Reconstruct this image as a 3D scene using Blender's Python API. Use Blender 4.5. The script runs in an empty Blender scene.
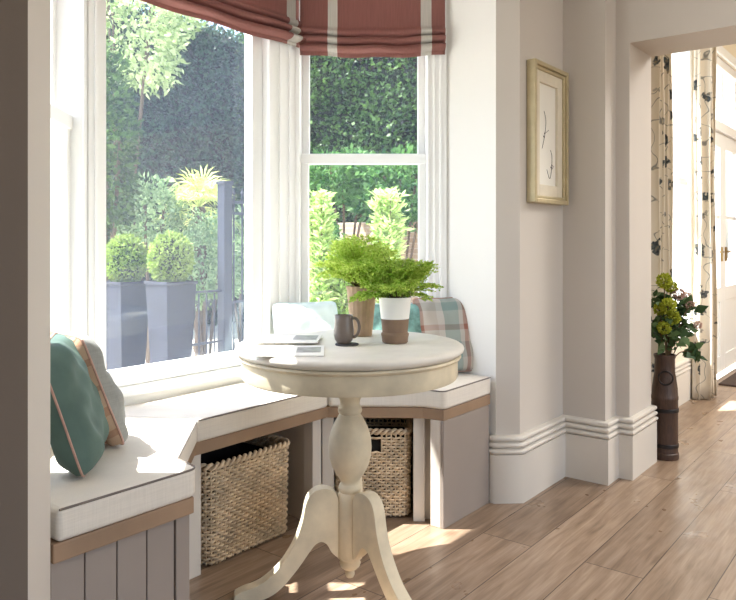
import bpy, math, random
import numpy as np
from mathutils import Vector, Matrix
random.seed(7); rng = np.random.default_rng(7)
SC = bpy.context.scene
COL = SC.collection
PI = math.pi

# ------------------------------------------------------------------ materials
def lin(c):
    return tuple(((v/255)/12.92 if v/255 <= .04045 else ((v/255+.055)/1.055)**2.4) for v in c) + (1,)
def new_mat(name):
    m = bpy.data.materials.new(name); m.use_nodes = True
    nt = m.node_tree
    return m, nt, nt.nodes, nt.links, nt.nodes['Principled BSDF']
def ramp(nd, stops, interp='LINEAR'):
    r = nd.new('ShaderNodeValToRGB'); r.color_ramp.interpolation = interp
    e = r.color_ramp.elements
    e[0].position, e[0].color = stops[0]; e[1].position, e[1].color = stops[-1]
    for p, c in stops[1:-1]:
        x = e.new(p); x.color = c
    return r
def mat(name, rgb, rough=.6, var=.06, scale=8, bump=0, bscale=60, metal=0, stretch=(1,1,1), coat=0):
    m, nt, nd, lk, b = new_mat(name)
    b.inputs['Roughness'].default_value = rough; b.inputs['Metallic'].default_value = metal
    if coat: b.inputs['Coat Weight'].default_value = coat
    tc = nd.new('ShaderNodeTexCoord'); mp = nd.new('ShaderNodeMapping'); mp.inputs['Scale'].default_value = stretch
    lk.new(tc.outputs['Object'], mp.inputs[0])
    n = nd.new('ShaderNodeTexNoise'); n.inputs['Scale'].default_value = scale; n.inputs['Detail'].default_value = 5
    lk.new(mp.outputs[0], n.inputs['Vector'])
    c = lin(rgb)
    r = ramp(nd, [(.3, tuple(max(0, v*(1-var)) for v in c[:3])+(1,)), (.7, tuple(min(1, v*(1+var)) for v in c[:3])+(1,))])
    lk.new(n.outputs['Fac'], r.inputs[0]); lk.new(r.outputs[0], b.inputs['Base Color'])
    if bump:
        n2 = nd.new('ShaderNodeTexNoise'); n2.inputs['Scale'].default_value = bscale; n2.inputs['Detail'].default_value = 4
        lk.new(mp.outputs[0], n2.inputs['Vector'])
        bp = nd.new('ShaderNodeBump'); bp.inputs['Strength'].default_value = bump; bp.inputs['Distance'].default_value = .003
        lk.new(n2.outputs['Fac'], bp.inputs['Height']); lk.new(bp.outputs[0], b.inputs['Normal'])
    return m
def linen(name, rgb, wscale=420, var=.1):
    m, nt, nd, lk, b = new_mat(name); b.inputs['Roughness'].default_value = .9
    tc = nd.new('ShaderNodeTexCoord')
    outs = []
    for st in ((8, 8, 240), (240, 240, 8)):
        mp = nd.new('ShaderNodeMapping'); mp.inputs['Scale'].default_value = st; lk.new(tc.outputs['Object'], mp.inputs[0])
        n = nd.new('ShaderNodeTexNoise'); n.inputs['Scale'].default_value = 1.6; n.inputs['Detail'].default_value = 3
        lk.new(mp.outputs[0], n.inputs['Vector']); outs.append(n.outputs['Fac'])
    a = nd.new('ShaderNodeMath'); a.operation = 'ADD'; lk.new(outs[0], a.inputs[0]); lk.new(outs[1], a.inputs[1])
    h = nd.new('ShaderNodeMath'); h.operation = 'MULTIPLY'; h.inputs[1].default_value = .5; lk.new(a.outputs[0], h.inputs[0])
    c = lin(rgb)
    r = ramp(nd, [(.35, tuple(v*(1-var) for v in c[:3])+(1,)), (.65, tuple(min(1, v*(1+var)) for v in c[:3])+(1,))])
    lk.new(h.outputs[0], r.inputs[0]); lk.new(r.outputs[0], b.inputs['Base Color'])
    bp = nd.new('ShaderNodeBump'); bp.inputs['Strength'].default_value = .25; bp.inputs['Distance'].default_value = .002
    lk.new(h.outputs[0], bp.inputs['Height']); lk.new(bp.outputs[0], b.inputs['Normal'])
    return m
def leaf_mat(name, dark, light, transl=.4, rough=.5):
    m, nt, nd, lk, b = new_mat(name); b.inputs['Roughness'].default_value = rough; b.inputs['Specular IOR Level'].default_value = .15
    g = nd.new('ShaderNodeNewGeometry')
    r = ramp(nd, [(0, lin(dark)), (1, lin(light))]); lk.new(g.outputs['Random Per Island'], r.inputs[0])
    lk.new(r.outputs[0], b.inputs['Base Color'])
    t = nd.new('ShaderNodeBsdfTranslucent'); lk.new(r.outputs[0], t.inputs['Color'])
    mx = nd.new('ShaderNodeMixShader'); mx.inputs[0].default_value = transl
    lk.new(b.outputs[0], mx.inputs[1]); lk.new(t.outputs[0], mx.inputs[2])
    lk.new(mx.outputs[0], nd['Material Output'].inputs['Surface'])
    return m
def glass_mat():
    m, nt, nd, lk, b = new_mat('window_glass'); nd.remove(b)
    lw = nd.new('ShaderNodeLayerWeight'); lw.inputs['Blend'].default_value = .5
    p = nd.new('ShaderNodeMath'); p.operation = 'POWER'; p.inputs[1].default_value = 5; lk.new(lw.outputs['Facing'], p.inputs[0])
    q = nd.new('ShaderNodeMath'); q.operation = 'MULTIPLY_ADD'; q.inputs[1].default_value = .96; q.inputs[2].default_value = .04
    lk.new(p.outputs[0], q.inputs[0])
    t = nd.new('ShaderNodeBsdfTransparent'); t.inputs['Color'].default_value = (.97, .985, .98, 1)
    gl = nd.new('ShaderNodeBsdfGlossy'); gl.inputs['Roughness'].default_value = .0
    mx = nd.new('ShaderNodeMixShader'); lk.new(q.outputs[0], mx.inputs[0]); lk.new(t.outputs[0], mx.inputs[1]); lk.new(gl.outputs[0], mx.inputs[2])
    df = nd.new('ShaderNodeBsdfDiffuse'); df.inputs['Color'].default_value = (.62, .76, 1, 1)
    tl = nd.new('ShaderNodeBsdfTranslucent'); tl.inputs['Color'].default_value = (.62, .76, 1, 1)
    dd = nd.new('ShaderNodeMixShader'); dd.inputs[0].default_value = .75; lk.new(df.outputs[0], dd.inputs[1]); lk.new(tl.outputs[0], dd.inputs[2])
    tc = nd.new('ShaderNodeTexCoord'); nz = nd.new('ShaderNodeTexNoise'); nz.inputs['Scale'].default_value = 2.5; nz.inputs['Detail'].default_value = 4; lk.new(tc.outputs['Object'], nz.inputs['Vector'])
    mr = nd.new('ShaderNodeMapRange'); mr.inputs['From Min'].default_value = .3; mr.inputs['From Max'].default_value = .7; mr.inputs['To Min'].default_value = DUST_HAZE*.8; mr.inputs['To Max'].default_value = DUST_HAZE*1.2
    lk.new(nz.outputs['Fac'], mr.inputs['Value'])
    mz = nd.new('ShaderNodeMixShader'); lk.new(mr.outputs[0], mz.inputs[0]); lk.new(mx.outputs[0], mz.inputs[1]); lk.new(dd.outputs[0], mz.inputs[2])
    lk.new(mz.outputs[0], nd['Material Output'].inputs['Surface'])
    return m
DUST_HAZE = .02  # thin dust film; its blue tint paints in a sky-reflection veil
def floor_mat():
    m, nt, nd, lk, b = new_mat('oak_planks')
    tc = nd.new('ShaderNodeTexCoord'); mp = nd.new('ShaderNodeMapping'); mp.inputs['Location'].default_value = (.35, .02, 0)
    lk.new(tc.outputs['Object'], mp.inputs[0])
    br = nd.new('ShaderNodeTexBrick'); br.offset = .37; br.offset_frequency = 2
    br.inputs['Scale'].default_value = 1; br.inputs['Brick Width'].default_value = 1.7; br.inputs['Row Height'].default_value = .2
    br.inputs['Mortar Size'].default_value = .0018; br.inputs['Mortar Smooth'].default_value = .1; br.inputs['Bias'].default_value = 0
    br.inputs['Color1'].default_value = (0, 0, 0, 1); br.inputs['Color2'].default_value = (1, 1, 1, 1); br.inputs['Mortar'].default_value = (.5, .5, .5, 1)
    lk.new(mp.outputs[0], br.inputs['Vector'])
    # plank tone shifts the grain lookup so every plank has its own figure
    sh = nd.new('ShaderNodeVectorMath'); sh.operation = 'MULTIPLY_ADD'; sh.inputs[1].default_value = (3, 5, 0)
    lk.new(br.outputs['Color'], sh.inputs[0]); lk.new(tc.outputs['Object'], sh.inputs[2])
    g1 = nd.new('ShaderNodeMapping'); g1.inputs['Scale'].default_value = (1.6, 16, 1); lk.new(sh.outputs[0], g1.inputs[0])
    n1 = nd.new('ShaderNodeTexNoise'); n1.inputs['Scale'].default_value = 2.2; n1.inputs['Detail'].default_value = 7; n1.inputs['Distortion'].default_value = .6
    lk.new(g1.outputs[0], n1.inputs['Vector'])
    g2 = nd.new('ShaderNodeMapping'); g2.inputs['Scale'].default_value = (4, 4.5, 1); lk.new(sh.outputs[0], g2.inputs[0])
    n2 = nd.new('ShaderNodeTexNoise'); n2.inputs['Scale'].default_value = 1.5; n2.inputs['Detail'].default_value = 3
    lk.new(g2.outputs[0], n2.inputs['Vector'])
    r1 = ramp(nd, [(.25, lin((132, 112, 94))), (.5, lin((164, 143, 124))), (.75, lin((184, 165, 147)))])
    lk.new(n1.outputs['Fac'], r1.inputs[0])
    rp = ramp(nd, [(0, lin((214, 206, 198))), (.5, lin((234, 228, 222))), (1, lin((255, 250, 244)))]); lk.new(br.outputs['Color'], rp.inputs[0])
    mx = nd.new('ShaderNodeMix'); mx.data_type = 'RGBA'; mx.blend_type = 'MULTIPLY'; mx.inputs[0].default_value = 1
    lk.new(r1.outputs[0], mx.inputs[6]); lk.new(rp.outputs[0], mx.inputs[7])
    # knots
    kn = nd.new('ShaderNodeTexVoronoi'); kn.inputs['Scale'].default_value = 2.1; kn.inputs['Randomness'].default_value = 1
    g3 = nd.new('ShaderNodeMapping'); g3.inputs['Scale'].default_value = (1, 2.0, 1); lk.new(sh.outputs[0], g3.inputs[0]); lk.new(g3.outputs[0], kn.inputs['Vector'])
    rk = ramp(nd, [(.0, (.25, .2, .17, 1)), (.045, (.6, .55, .5, 1)), (.11, (1, 1, 1, 1))]); lk.new(kn.outputs['Distance'], rk.inputs[0])
    m2 = nd.new('ShaderNodeMix'); m2.data_type = 'RGBA'; m2.blend_type = 'MULTIPLY'; m2.inputs[0].default_value = .8
    lk.new(mx.outputs[2], m2.inputs[6]); lk.new(rk.outputs[0], m2.inputs[7])
    m3 = nd.new('ShaderNodeMix'); m3.data_type = 'RGBA'; lk.new(br.outputs['Fac'], m3.inputs[0])
    lk.new(m2.outputs[2], m3.inputs[6]); m3.inputs[7].default_value = lin((70, 52, 40))
    lk.new(m3.outputs[2], b.inputs['Base Color'])
    rr = ramp(nd, [(.3, (.26,)*3+(1,)), (.7, (.42,)*3+(1,))]); lk.new(n2.outputs['Fac'], rr.inputs[0]); lk.new(rr.outputs[0], b.inputs['Roughness'])
    g4 = nd.new('ShaderNodeMapping'); g4.inputs['Scale'].default_value = (5, 120, 1); lk.new(sh.outputs[0], g4.inputs[0])
    n4 = nd.new('ShaderNodeTexNoise'); n4.inputs['Scale'].default_value = 1.2; n4.inputs['Detail'].default_value = 4; lk.new(g4.outputs[0], n4.inputs['Vector'])
    r4 = ramp(nd, [(.35, (.80, .78, .76, 1)), (.6, (1.0, 1.0, 1.0, 1))]); lk.new(n4.outputs['Fac'], r4.inputs[0])
    m4 = nd.new('ShaderNodeMix'); m4.data_type = 'RGBA'; m4.blend_type = 'MULTIPLY'; m4.inputs[0].default_value = .8
    lk.new(m3.outputs[2], m4.inputs[6]); lk.new(r4.outputs[0], m4.inputs[7]); lk.new(m4.outputs[2], b.inputs['Base Color'])
    bp = nd.new('ShaderNodeBump'); bp.inputs['Strength'].default_value = .12; bp.inputs['Distance'].default_value = .002
    lk.new(n1.outputs['Fac'], bp.inputs['Height']); lk.new(bp.outputs[0], b.inputs['Normal'])
    return m
def uv_stripes(name, ust, vst, k=1.0, rough=.9, transl=0):
    """woven check from the mesh's UVs: constant ramps along u and v, averaged"""
    m, nt, nd, lk, b = new_mat(name); b.inputs['Roughness'].default_value = rough
    uv = nd.new('ShaderNodeUVMap'); sp = nd.new('ShaderNodeSeparateXYZ'); lk.new(uv.outputs[0], sp.inputs[0])
    outs = []
    for i, st in ((0, ust), (1, vst)):
        mu = nd.new('ShaderNodeMath'); mu.operation = 'MULTIPLY'; mu.inputs[1].default_value = k; lk.new(sp.outputs[i], mu.inputs[0])
        fr = nd.new('ShaderNodeMath'); fr.operation = 'FRACT'; lk.new(mu.outputs[0], fr.inputs[0])
        r = ramp(nd, [(p, lin(c)) for p, c in st], 'CONSTANT'); lk.new(fr.outputs[0], r.inputs[0]); outs.append(r.outputs[0])
    mx = nd.new('ShaderNodeMix'); mx.data_type = 'RGBA'; mx.inputs[0].default_value = .42
    lk.new(outs[0], mx.inputs[6]); lk.new(outs[1], mx.inputs[7]); lk.new(mx.outputs[2], b.inputs['Base Color'])
    n = nd.new('ShaderNodeTexNoise'); n.inputs['Scale'].default_value = 300; tc = nd.new('ShaderNodeTexCoord'); lk.new(tc.outputs['Object'], n.inputs['Vector'])
    bp = nd.new('ShaderNodeBump'); bp.inputs['Strength'].default_value = .2; bp.inputs['Distance'].default_value = .002
    lk.new(n.outputs['Fac'], bp.inputs['Height']); lk.new(bp.outputs[0], b.inputs['Normal'])
    return m
def blind_mat(name, bands):
    m, nt, nd, lk, b = new_mat(name); b.inputs['Roughness'].default_value = .92
    uv = nd.new('ShaderNodeUVMap'); sp = nd.new('ShaderNodeSeparateXYZ'); lk.new(uv.outputs[0], sp.inputs[0])
    base = lin((152, 102, 95)); st = lin((205, 200, 192))
    st_ = [(0, base)]
    for a, b_ in bands: st_ += [(a, st), (b_, base)]
    r = ramp(nd, st_+[(1, base)], 'CONSTANT'); lk.new(sp.outputs[0], r.inputs[0])
    tc = nd.new('ShaderNodeTexCoord'); mp = nd.new('ShaderNodeMapping'); mp.inputs['Scale'].default_value = (260, 260, 10); lk.new(tc.outputs['Object'], mp.inputs[0])
    n = nd.new('ShaderNodeTexNoise'); n.inputs['Scale'].default_value = 1; lk.new(mp.outputs[0], n.inputs['Vector'])
    rn = ramp(nd, [(.3, (.86, .86, .86, 1)), (.7, (1, 1, 1, 1))]); lk.new(n.outputs['Fac'], rn.inputs[0])
    mx = nd.new('ShaderNodeMix'); mx.data_type = 'RGBA'; mx.blend_type = 'MULTIPLY'; mx.inputs[0].default_value = 1
    lk.new(r.outputs[0], mx.inputs[6]); lk.new(rn.outputs[0], mx.inputs[7]); lk.new(mx.outputs[2], b.inputs['Base Color'])
    t = nd.new('ShaderNodeBsdfTranslucent'); lk.new(mx.outputs[2], t.inputs['Color'])
    ms = nd.new('ShaderNodeMixShader'); ms.inputs[0].default_value = .3; lk.new(b.outputs[0], ms.inputs[1]); lk.new(t.outputs[0], ms.inputs[2])
    lk.new(ms.outputs[0], nd['Material Output'].inputs['Surface'])
    return m
def floral_mat():
    m, nt, nd, lk, b = new_mat('floral_curtain_linen'); b.inputs['Roughness'].default_value = .9
    uv = nd.new('ShaderNodeUVMap')
    dn = nd.new('ShaderNodeTexNoise'); dn.inputs['Scale'].default_value = 22; dn.inputs['Detail'].default_value = 2; lk.new(uv.outputs[0], dn.inputs['Vector'])
    vm = nd.new('ShaderNodeVectorMath'); vm.operation = 'MULTIPLY_ADD'; vm.inputs[1].default_value = (.12, .12, 0); lk.new(dn.outputs['Color'], vm.inputs[0]); lk.new(uv.outputs[0], vm.inputs[2])
    vo = nd.new('ShaderNodeTexVoronoi'); vo.inputs['Scale'].default_value = 7.5; vo.inputs['Randomness'].default_value = .55; lk.new(vm.outputs[0], vo.inputs['Vector'])
    fl = ramp(nd, [(0, (1, 1, 1, 1)), (.26, (1, 1, 1, 1)), (.31, (0, 0, 0, 1))]); lk.new(vo.outputs['Distance'], fl.inputs[0])
    ns = nd.new('ShaderNodeTexNoise'); ns.inputs['Scale'].default_value = 5; ns.inputs['Detail'].default_value = 1; lk.new(uv.outputs[0], ns.inputs['Vector'])
    stm = ramp(nd, [(.492, (0, 0, 0, 1)), (.497, (.8, .8, .8, 1)), (.501, (.8, .8, .8, 1)), (.506, (0, 0, 0, 1))]); lk.new(ns.outputs['Fac'], stm.inputs[0])
    mm = nd.new('ShaderNodeMath'); mm.operation = 'MAXIMUM'; lk.new(fl.outputs[0], mm.inputs[0]); lk.new(stm.outputs[0], mm.inputs[1])
    n3 = nd.new('ShaderNodeTexNoise'); n3.inputs['Scale'].default_value = 45; lk.new(uv.outputs[0], n3.inputs['Vector'])
    ink = ramp(nd, [(.35, lin((48, 54, 60))), (.55, lin((92, 98, 98))), (.7, lin((140, 126, 100)))]); lk.new(n3.outputs['Fac'], ink.inputs[0])
    mx = nd.new('ShaderNodeMix'); mx.data_type = 'RGBA'; lk.new(mm.outputs[0], mx.inputs[0])
    mx.inputs[6].default_value = lin((226, 216, 198)); lk.new(ink.outputs[0], mx.inputs[7]); lk.new(mx.outputs[2], b.inputs['Base Color'])
    t = nd.new('ShaderNodeBsdfTranslucent'); lk.new(mx.outputs[2], t.inputs['Color'])
    ms = nd.new('ShaderNodeMixShader'); ms.inputs[0].default_value = .2; lk.new(b.outputs[0], ms.inputs[1]); lk.new(t.outputs[0], ms.inputs[2])
    lk.new(ms.outputs[0], nd['Material Output'].inputs['Surface'])
    return m
def brick_mat(name, c1, c2, mortar, w=.22, h=.075):
    m, nt, nd, lk, b = new_mat(name); b.inputs['Roughness'].default_value = .9
    tc = nd.new('ShaderNodeTexCoord'); mp = nd.new('ShaderNodeMapping'); mp.inputs['Rotation'].default_value = (PI/2, 0, 0)
    lk.new(tc.outputs['Object'], mp.inputs[0])
    br = nd.new('ShaderNodeTexBrick'); br.inputs['Scale'].default_value = 1; br.inputs['Brick Width'].default_value = w; br.inputs['Row Height'].default_value = h
    br.inputs['Mortar Size'].default_value = .006
    br.inputs['Color1'].default_value = lin(c1); br.inputs['Color2'].default_value = lin(c2); br.inputs['Mortar'].default_value = lin(mortar)
    lk.new(mp.outputs[0], br.inputs['Vector']); lk.new(br.outputs['Color'], b.inputs['Base Color'])
    return m

MT = dict(
    wall=mat('warm_stone_wall_paint', (198, 190, 181), .75, .015, 3, .05, 180),
    bay=mat('white_wall_paint', (236, 234, 230), .75, .01, 3, .05, 180),
    dark=mat('deep_taupe_wall_paint', (104, 92, 82), .8, .03, 3, .05, 180),  # wall paint darkened: shade on the left wall put into its colour
    white=mat('white_gloss_joinery', (240, 240, 238), .38, .01, 3),
    skirt=mat('stone_gloss_skirting', (212, 205, 195), .4, .015, 4),
    ceil=mat('ceiling_paint', (240, 238, 232), .85, .01, 3),
    cream=mat('cream_paint', (234, 224, 204), .7, .015, 3),
    glass=glass_mat(), floor=floor_mat(),
    oak=mat('pale_oak', (164, 138, 114), .55, .16, 3, .15, 30, stretch=(2.5, 22, 22)),
    oak_d=mat('pale_oak_diagonal', (148, 121, 97), .55, .14, 6, .15, 30),
    taupe=mat('taupe_cabinet_paint', (146, 135, 127), .5, .03, 4),
    post=mat('stone_cabinet_paint', (206, 197, 186), .5, .03, 4),
    inner=mat('dark_cabinet_inside', (62, 54, 50), .8, .05, 4),  # taupe darkened to paint in the shade of the closed-in seat
    linen=linen('oatmeal_linen', (216, 208, 197), var=.06),
    pipe_d=mat('charcoal_piping', (112, 102, 96), .8, .05, 30),
    wick=mat('natural_wicker', (204, 182, 152), .65, .3, 14, .25, 90),
    wick_d=mat('shadow_wicker_core', (70, 55, 42), .9, .2, 20),
    hole=mat('black_handle_lining', (24, 21, 20), .9, .05, 20),  # near-black shell inside the weave
    table=mat('chalky_limed_wood', (210, 197, 170), .62, .2, 9, .3, 40),
    ttop=mat('chalky_limed_table_top', (222, 216, 205), .5, .10, 7, .2, 60),
    mug=mat('grey_brown_stoneware', (104, 92, 84), .3, .08, 20, .1, 80),
    coaster=mat('slate_coaster', (70, 66, 66), .7, .1, 30),
    paper=mat('magazine_paper', (232, 229, 224), .45, .02, 10),
    photo=mat('printed_grey_photo', (150, 148, 148), .4, .35, 34),
    pot1=mat('tan_ribbed_stoneware', (176, 148, 120), .8, .12, 26, .3, 60),
    potw=mat('white_glaze', (238, 235, 228), .4, .03, 10),
    potb=mat('bare_brown_clay', (132, 108, 88), .85, .1, 30, .2, 80),
    soil=mat('potting_soil', (58, 44, 34), .95, .3, 80, .5, 120),
    fern=leaf_mat('fern_leaf', (150, 186, 58), (224, 238, 130), .5),
    fern2=leaf_mat('fern_leaf_deep', (128, 168, 52), (208, 226, 116), .5),
    fstem=mat('fern_stem', (94, 74, 44), .7, .1, 30),
    teal=mat('teal_velvet', (74, 95, 87), .8, .14, 12, .25, 30),
    teal_l=mat('pale_duck_egg_cotton', (214, 230, 228), .85, .04, 14, .2, 60),  # teal paled to paint in sunlight; some piping shares it
    tealp=mat('teal_leafy_cotton', (112, 150, 142), .85, .42, 30, .2, 60),
    pipe_p=mat('dusty_pink_piping', (168, 132, 118), .8, .1, 40),
    pgrey=linen('pillow_grey_linen', (132, 132, 128)),
    plaid=uv_stripes('autumn_plaid', [(0, (168, 138, 112)), (.16, (128, 72, 54)), (.22, (178, 150, 128)), (.4, (98, 62, 48)), (.46, (166, 124, 98)), (.66, (142, 82, 62)), (.8, (182, 156, 134)), (.9, (182, 156, 134))],
                     [(0, (172, 142, 118)), (.2, (120, 70, 52)), (.3, (174, 146, 122)), (.5, (150, 96, 72)), (.62, (178, 152, 130)), (.85, (96, 64, 50)), (.92, (170, 140, 116))], 1.6),
    plaid2=uv_stripes('heather_plaid', [(0, (135, 89, 73)), (.1, (177, 168, 158)), (.34, (190, 185, 178)), (.46, (120, 144, 139)), (.72, (177, 170, 161)), (.8, (142, 89, 72)), (.88, (177, 163, 149)), (.95, (129, 84, 70))],
                      [(0, (168, 161, 151)), (.2, (125, 141, 135)), (.4, (180, 172, 161)), (.55, (144, 99, 84)), (.62, (177, 168, 158)), (.8, (129, 137, 132)), (.92, (177, 168, 158))], 1.0),
    blind=blind_mat('terracotta_blind_linen', ((.19, .255), (.83, .905))), blindc=blind_mat('terracotta_blind_linen_wide', ((.025, .08), (.925, .98))), floral=floral_mat(),
    gold=mat('champagne_gold_leaf', (190, 176, 142), .42, .1, 18, .2, 40, metal=.4),
    slip=mat('pale_linen_mount', (214, 204, 184), .8, .04, 30),
    art=mat('drawing_paper', (228, 224, 214), .75, .02, 8),
    ink=mat('drawing_ink', (70, 66, 64), .8, .1, 30),
    churn=mat('dark_brown_churn_wood', (72, 52, 42), .5, .3, 10, .2, 40, stretch=(14, 14, 2)),
    iron=mat('dark_iron', (46, 42, 42), .5, .1, 20, metal=.6),
    lime=leaf_mat('guelder_rose_petals', (142, 156, 40), (198, 200, 84), .3),
    pink=leaf_mat('dusty_pink_petals', (176, 136, 124), (220, 190, 176), .3),
    fleaf=leaf_mat('bouquet_leaf', (44, 68, 44), (98, 122, 78), .2),
    ivy=leaf_mat('ivy_leaf', (30, 52, 40), (82, 112, 84), .3, .42),
    ivyg=leaf_mat('ivy_leaf_fresh', (30, 58, 28), (96, 126, 68), .3, .42),
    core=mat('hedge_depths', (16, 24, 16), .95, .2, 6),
    box=leaf_mat('box_leaf', (96, 122, 42), (156, 176, 92), .35),
    tree=leaf_mat('pale_tree_leaf', (128, 152, 92), (216, 226, 176), .5),
    bush=leaf_mat('bush_leaf', (98, 130, 84), (182, 204, 154), .4),
    laurel=leaf_mat('laurel_leaf', (44, 88, 48), (112, 152, 88), .4),
    bamboo=leaf_mat('feathery_leaf', (150, 184, 96), (216, 232, 164), .5),
    palm=leaf_mat('palm_blade', (176, 192, 96), (226, 230, 164), .45),
    bark=mat('bark', (92, 76, 60), .9, .2, 30, .4, 60),
    zinc=mat('dark_lead_planter', (27, 29, 42), .75, .25, 5),
    fence=mat('blue_grey_fence_paint', (42, 46, 60), .55, .06, 8),
    pave=mat('pale_stone_paving', (206, 200, 188), .85, .1, 2, .2, 20),
    earth=brick_mat('old_tan_brick', (176, 150, 128), (156, 130, 110), (188, 172, 156)),
    rug=mat('dark_brown_doormat', (70, 54, 46), .95, .2, 60, .4, 120),
    brass=mat('aged_brass', (150, 126, 84), .35, .06, 20, metal=.8),
    render_w=mat('white_house_render', (238, 236, 230), .85, .02, 4),
)

# ------------------------------------------------------------------ mesh helpers
class MB:
    def __init__(s): s.v, s.f, s.mi, s.uv = [], [], [], None
    def add(s, vs, fs, mi=0):
        o = len(s.v); s.v += [tuple(p) for p in vs]; s.f += [tuple(o+i for i in f) for f in fs]; s.mi += [mi]*len(fs); return s
    def box(s, x0, x1, y0, y1, z0, z1, T=None, mi=0):
        p = [(x, y, z) for z in (z0, z1) for x, y in ((x0, y0), (x1, y0), (x1, y1), (x0, y1))]
        if T: p = [T(*q) for q in p]
        return s.add(p, [(3, 2, 1, 0), (4, 5, 6, 7), (0, 1, 5, 4), (1, 2, 6, 5), (2, 3, 7, 6), (3, 0, 4, 7)], mi)
    def prism(s, poly, z0, z1, mi=0):
        n = len(poly); a = sum(poly[i][0]*poly[(i+1) % n][1]-poly[(i+1) % n][0]*poly[i][1] for i in range(n))
        if a < 0: poly = poly[::-1]
        return s.add([(x, y, z0) for x, y in poly]+[(x, y, z1) for x, y in poly],
                     [tuple(range(n))[::-1], tuple(range(n, 2*n))]+[(i, (i+1) % n, n+(i+1) % n, n+i) for i in range(n)], mi)
    def lathe(s, prof, c=(0, 0, 0), n=48, mi=0, cap=True, sq=None):
        k = len(prof); vs = []
        for r, z in prof:
            for j in range(n):
                a = 2*PI*j/n; rr = r*(sq(a, z) if sq else 1)
                vs.append((c[0]+rr*math.cos(a), c[1]+rr*math.sin(a), c[2]+z))
        fs = [(i*n+j, i*n+(j+1) % n, (i+1)*n+(j+1) % n, (i+1)*n+j) for i in range(k-1) for j in range(n)]
        if cap: fs += [tuple(range(n))[::-1], tuple(range((k-1)*n, k*n))]
        return s.add(vs, fs, mi)
    def tube(s, pts, r, n=6, closed=False, mi=0, up=None):
        P = [Vector(p) for p in pts]; m = len(P); vs = []
        rs = r if isinstance(r, (list, tuple)) else [r]*m
        prev = None
        for i, p in enumerate(P):
            a = P[i-1] if (i > 0 or closed) else p; b = P[(i+1) % m] if (i < m-1 or closed) else p
            t = (b-a).normalized() if (b-a).length > 1e-9 else Vector((0, 0, 1))
            if prev is None:
                ref = Vector((0, 0, 1)) if abs(t.z) < .9 else Vector((1, 0, 0)); u = t.cross(ref).normalized()
            else:
                u = (prev-t*prev.dot(t)); u = u.normalized() if u.length > 1e-6 else t.orthogonal().normalized()
            prev = u; w = t.cross(u)
            for j in range(n):
                q = 2*PI*j/n; vs.append(p+(u*math.cos(q)+w*math.sin(q))*rs[i])
        fs = [(i*n+j, i*n+(j+1) % n, ((i+1) % m)*n+(j+1) % n, ((i+1) % m)*n+j) for i in range(m if closed else m-1) for j in range(n)]
        if not closed: fs += [tuple(range(n))[::-1], tuple(range((m-1)*n, m*n))]
        return s.add(vs, fs, mi)
    def ball(s, c, r, n=12, mi=0):
        k = n//2
        return s.lathe([(max(.0005, r*math.sin(PI*i/k)), -r*math.cos(PI*i/k)) for i in range(k+1)], c, n, mi)
    def sweep(s, path, prof, mi=0):
        """profile (out, z) swept along a plan polyline; out is to the right of travel"""
        n = len(path); m = len(prof); vs = []
        P = [Vector((x, y)) for x, y in path]
        for i in range(n):
            d1 = (P[i]-P[i-1]).normalized() if i else (P[1]-P[0]).normalized()
            d2 = (P[i+1]-P[i]).normalized() if i < n-1 else d1
            n1 = Vector((d1.y, -d1.x)); n2 = Vector((d2.y, -d2.x)); b = (n1+n2).normalized(); k = 1/max(.3, b.dot(n1))
            for o, z in prof: vs.append((P[i].x+b.x*o*k, P[i].y+b.y*o*k, z))
        fs = [(i*m+j, (i+1)*m+j, (i+1)*m+(j+1) % m, i*m+(j+1) % m) for i in range(n-1) for j in range(m)]
        fs += [tuple(range(m)), tuple(range((n-1)*m, n*m))[::-1]]
        return s.add(vs, fs, mi)
    def build(s, name, mats, parent=None, smooth=False, bevel=0, seg=2, solid=0, sub=0, origin=None, angle=40):
        me = bpy.data.meshes.new(name)
        o0 = Vector(origin) if origin else Vector((0, 0, 0))
        me.from_pydata([(p[0]-o0.x, p[1]-o0.y, p[2]-o0.z) for p in s.v], [], s.f)
        for m in (mats if isinstance(mats, (list, tuple)) else [mats]): me.materials.append(m)
        if any(s.mi): me.polygons.foreach_set('material_index', s.mi)
        if s.uv is not None:
            ul = me.uv_layers.new(name='UVMap'); li = np.zeros(len(me.loops), dtype=np.int32); me.loops.foreach_get('vertex_index', li)
            ul.data.foreach_set('uv', np.asarray(s.uv, dtype=np.float32)[li].ravel())
        me.validate(); me.update()
        o = bpy.data.objects.new(name, me); COL.objects.link(o)
        o.location = o0
        if parent is not None:
            o.parent = parent; o.location = o0-Vector(PW[parent.name])
            PW[o.name] = tuple(o0)
        else: PW[o.name] = tuple(o0)
        if smooth:
            for p in me.polygons: p.use_smooth = True
            try: me.set_sharp_from_angle(angle=math.radians(angle))
            except Exception: pass
        if bevel:
            b = o.modifiers.new('bevel', 'BEVEL'); b.width = bevel; b.segments = seg; b.limit_method = 'ANGLE'; b.angle_limit = math.radians(35)
        if solid:
            q = o.modifiers.new('solid', 'SOLIDIFY'); q.thickness = solid; q.offset = 0
        if sub:
            q = o.modifiers.new('sub', 'SUBSURF'); q.levels = q.render_levels = sub
        return o
PW = {}          # world origin of every object (no parent is rotated or scaled)
def thing(name, loc, label, cat, group=None):
    o = bpy.data.objects.new(name, None); COL.objects.link(o); o.location = loc; o.empty_display_size = .1
    PW[o.name] = tuple(loc); tag(o, label, cat, group); return o
def tag(o, label, cat, group=None):
    o['label'] = label; o['category'] = cat
    if group: o['group'] = group
    return o
def struct(o, label=None, cat=None):
    o['kind'] = 'structure'
    o['label'] = label or o.name.replace('_', ' '); o['category'] = cat or o.name.split('_')[0]
    return o
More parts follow.
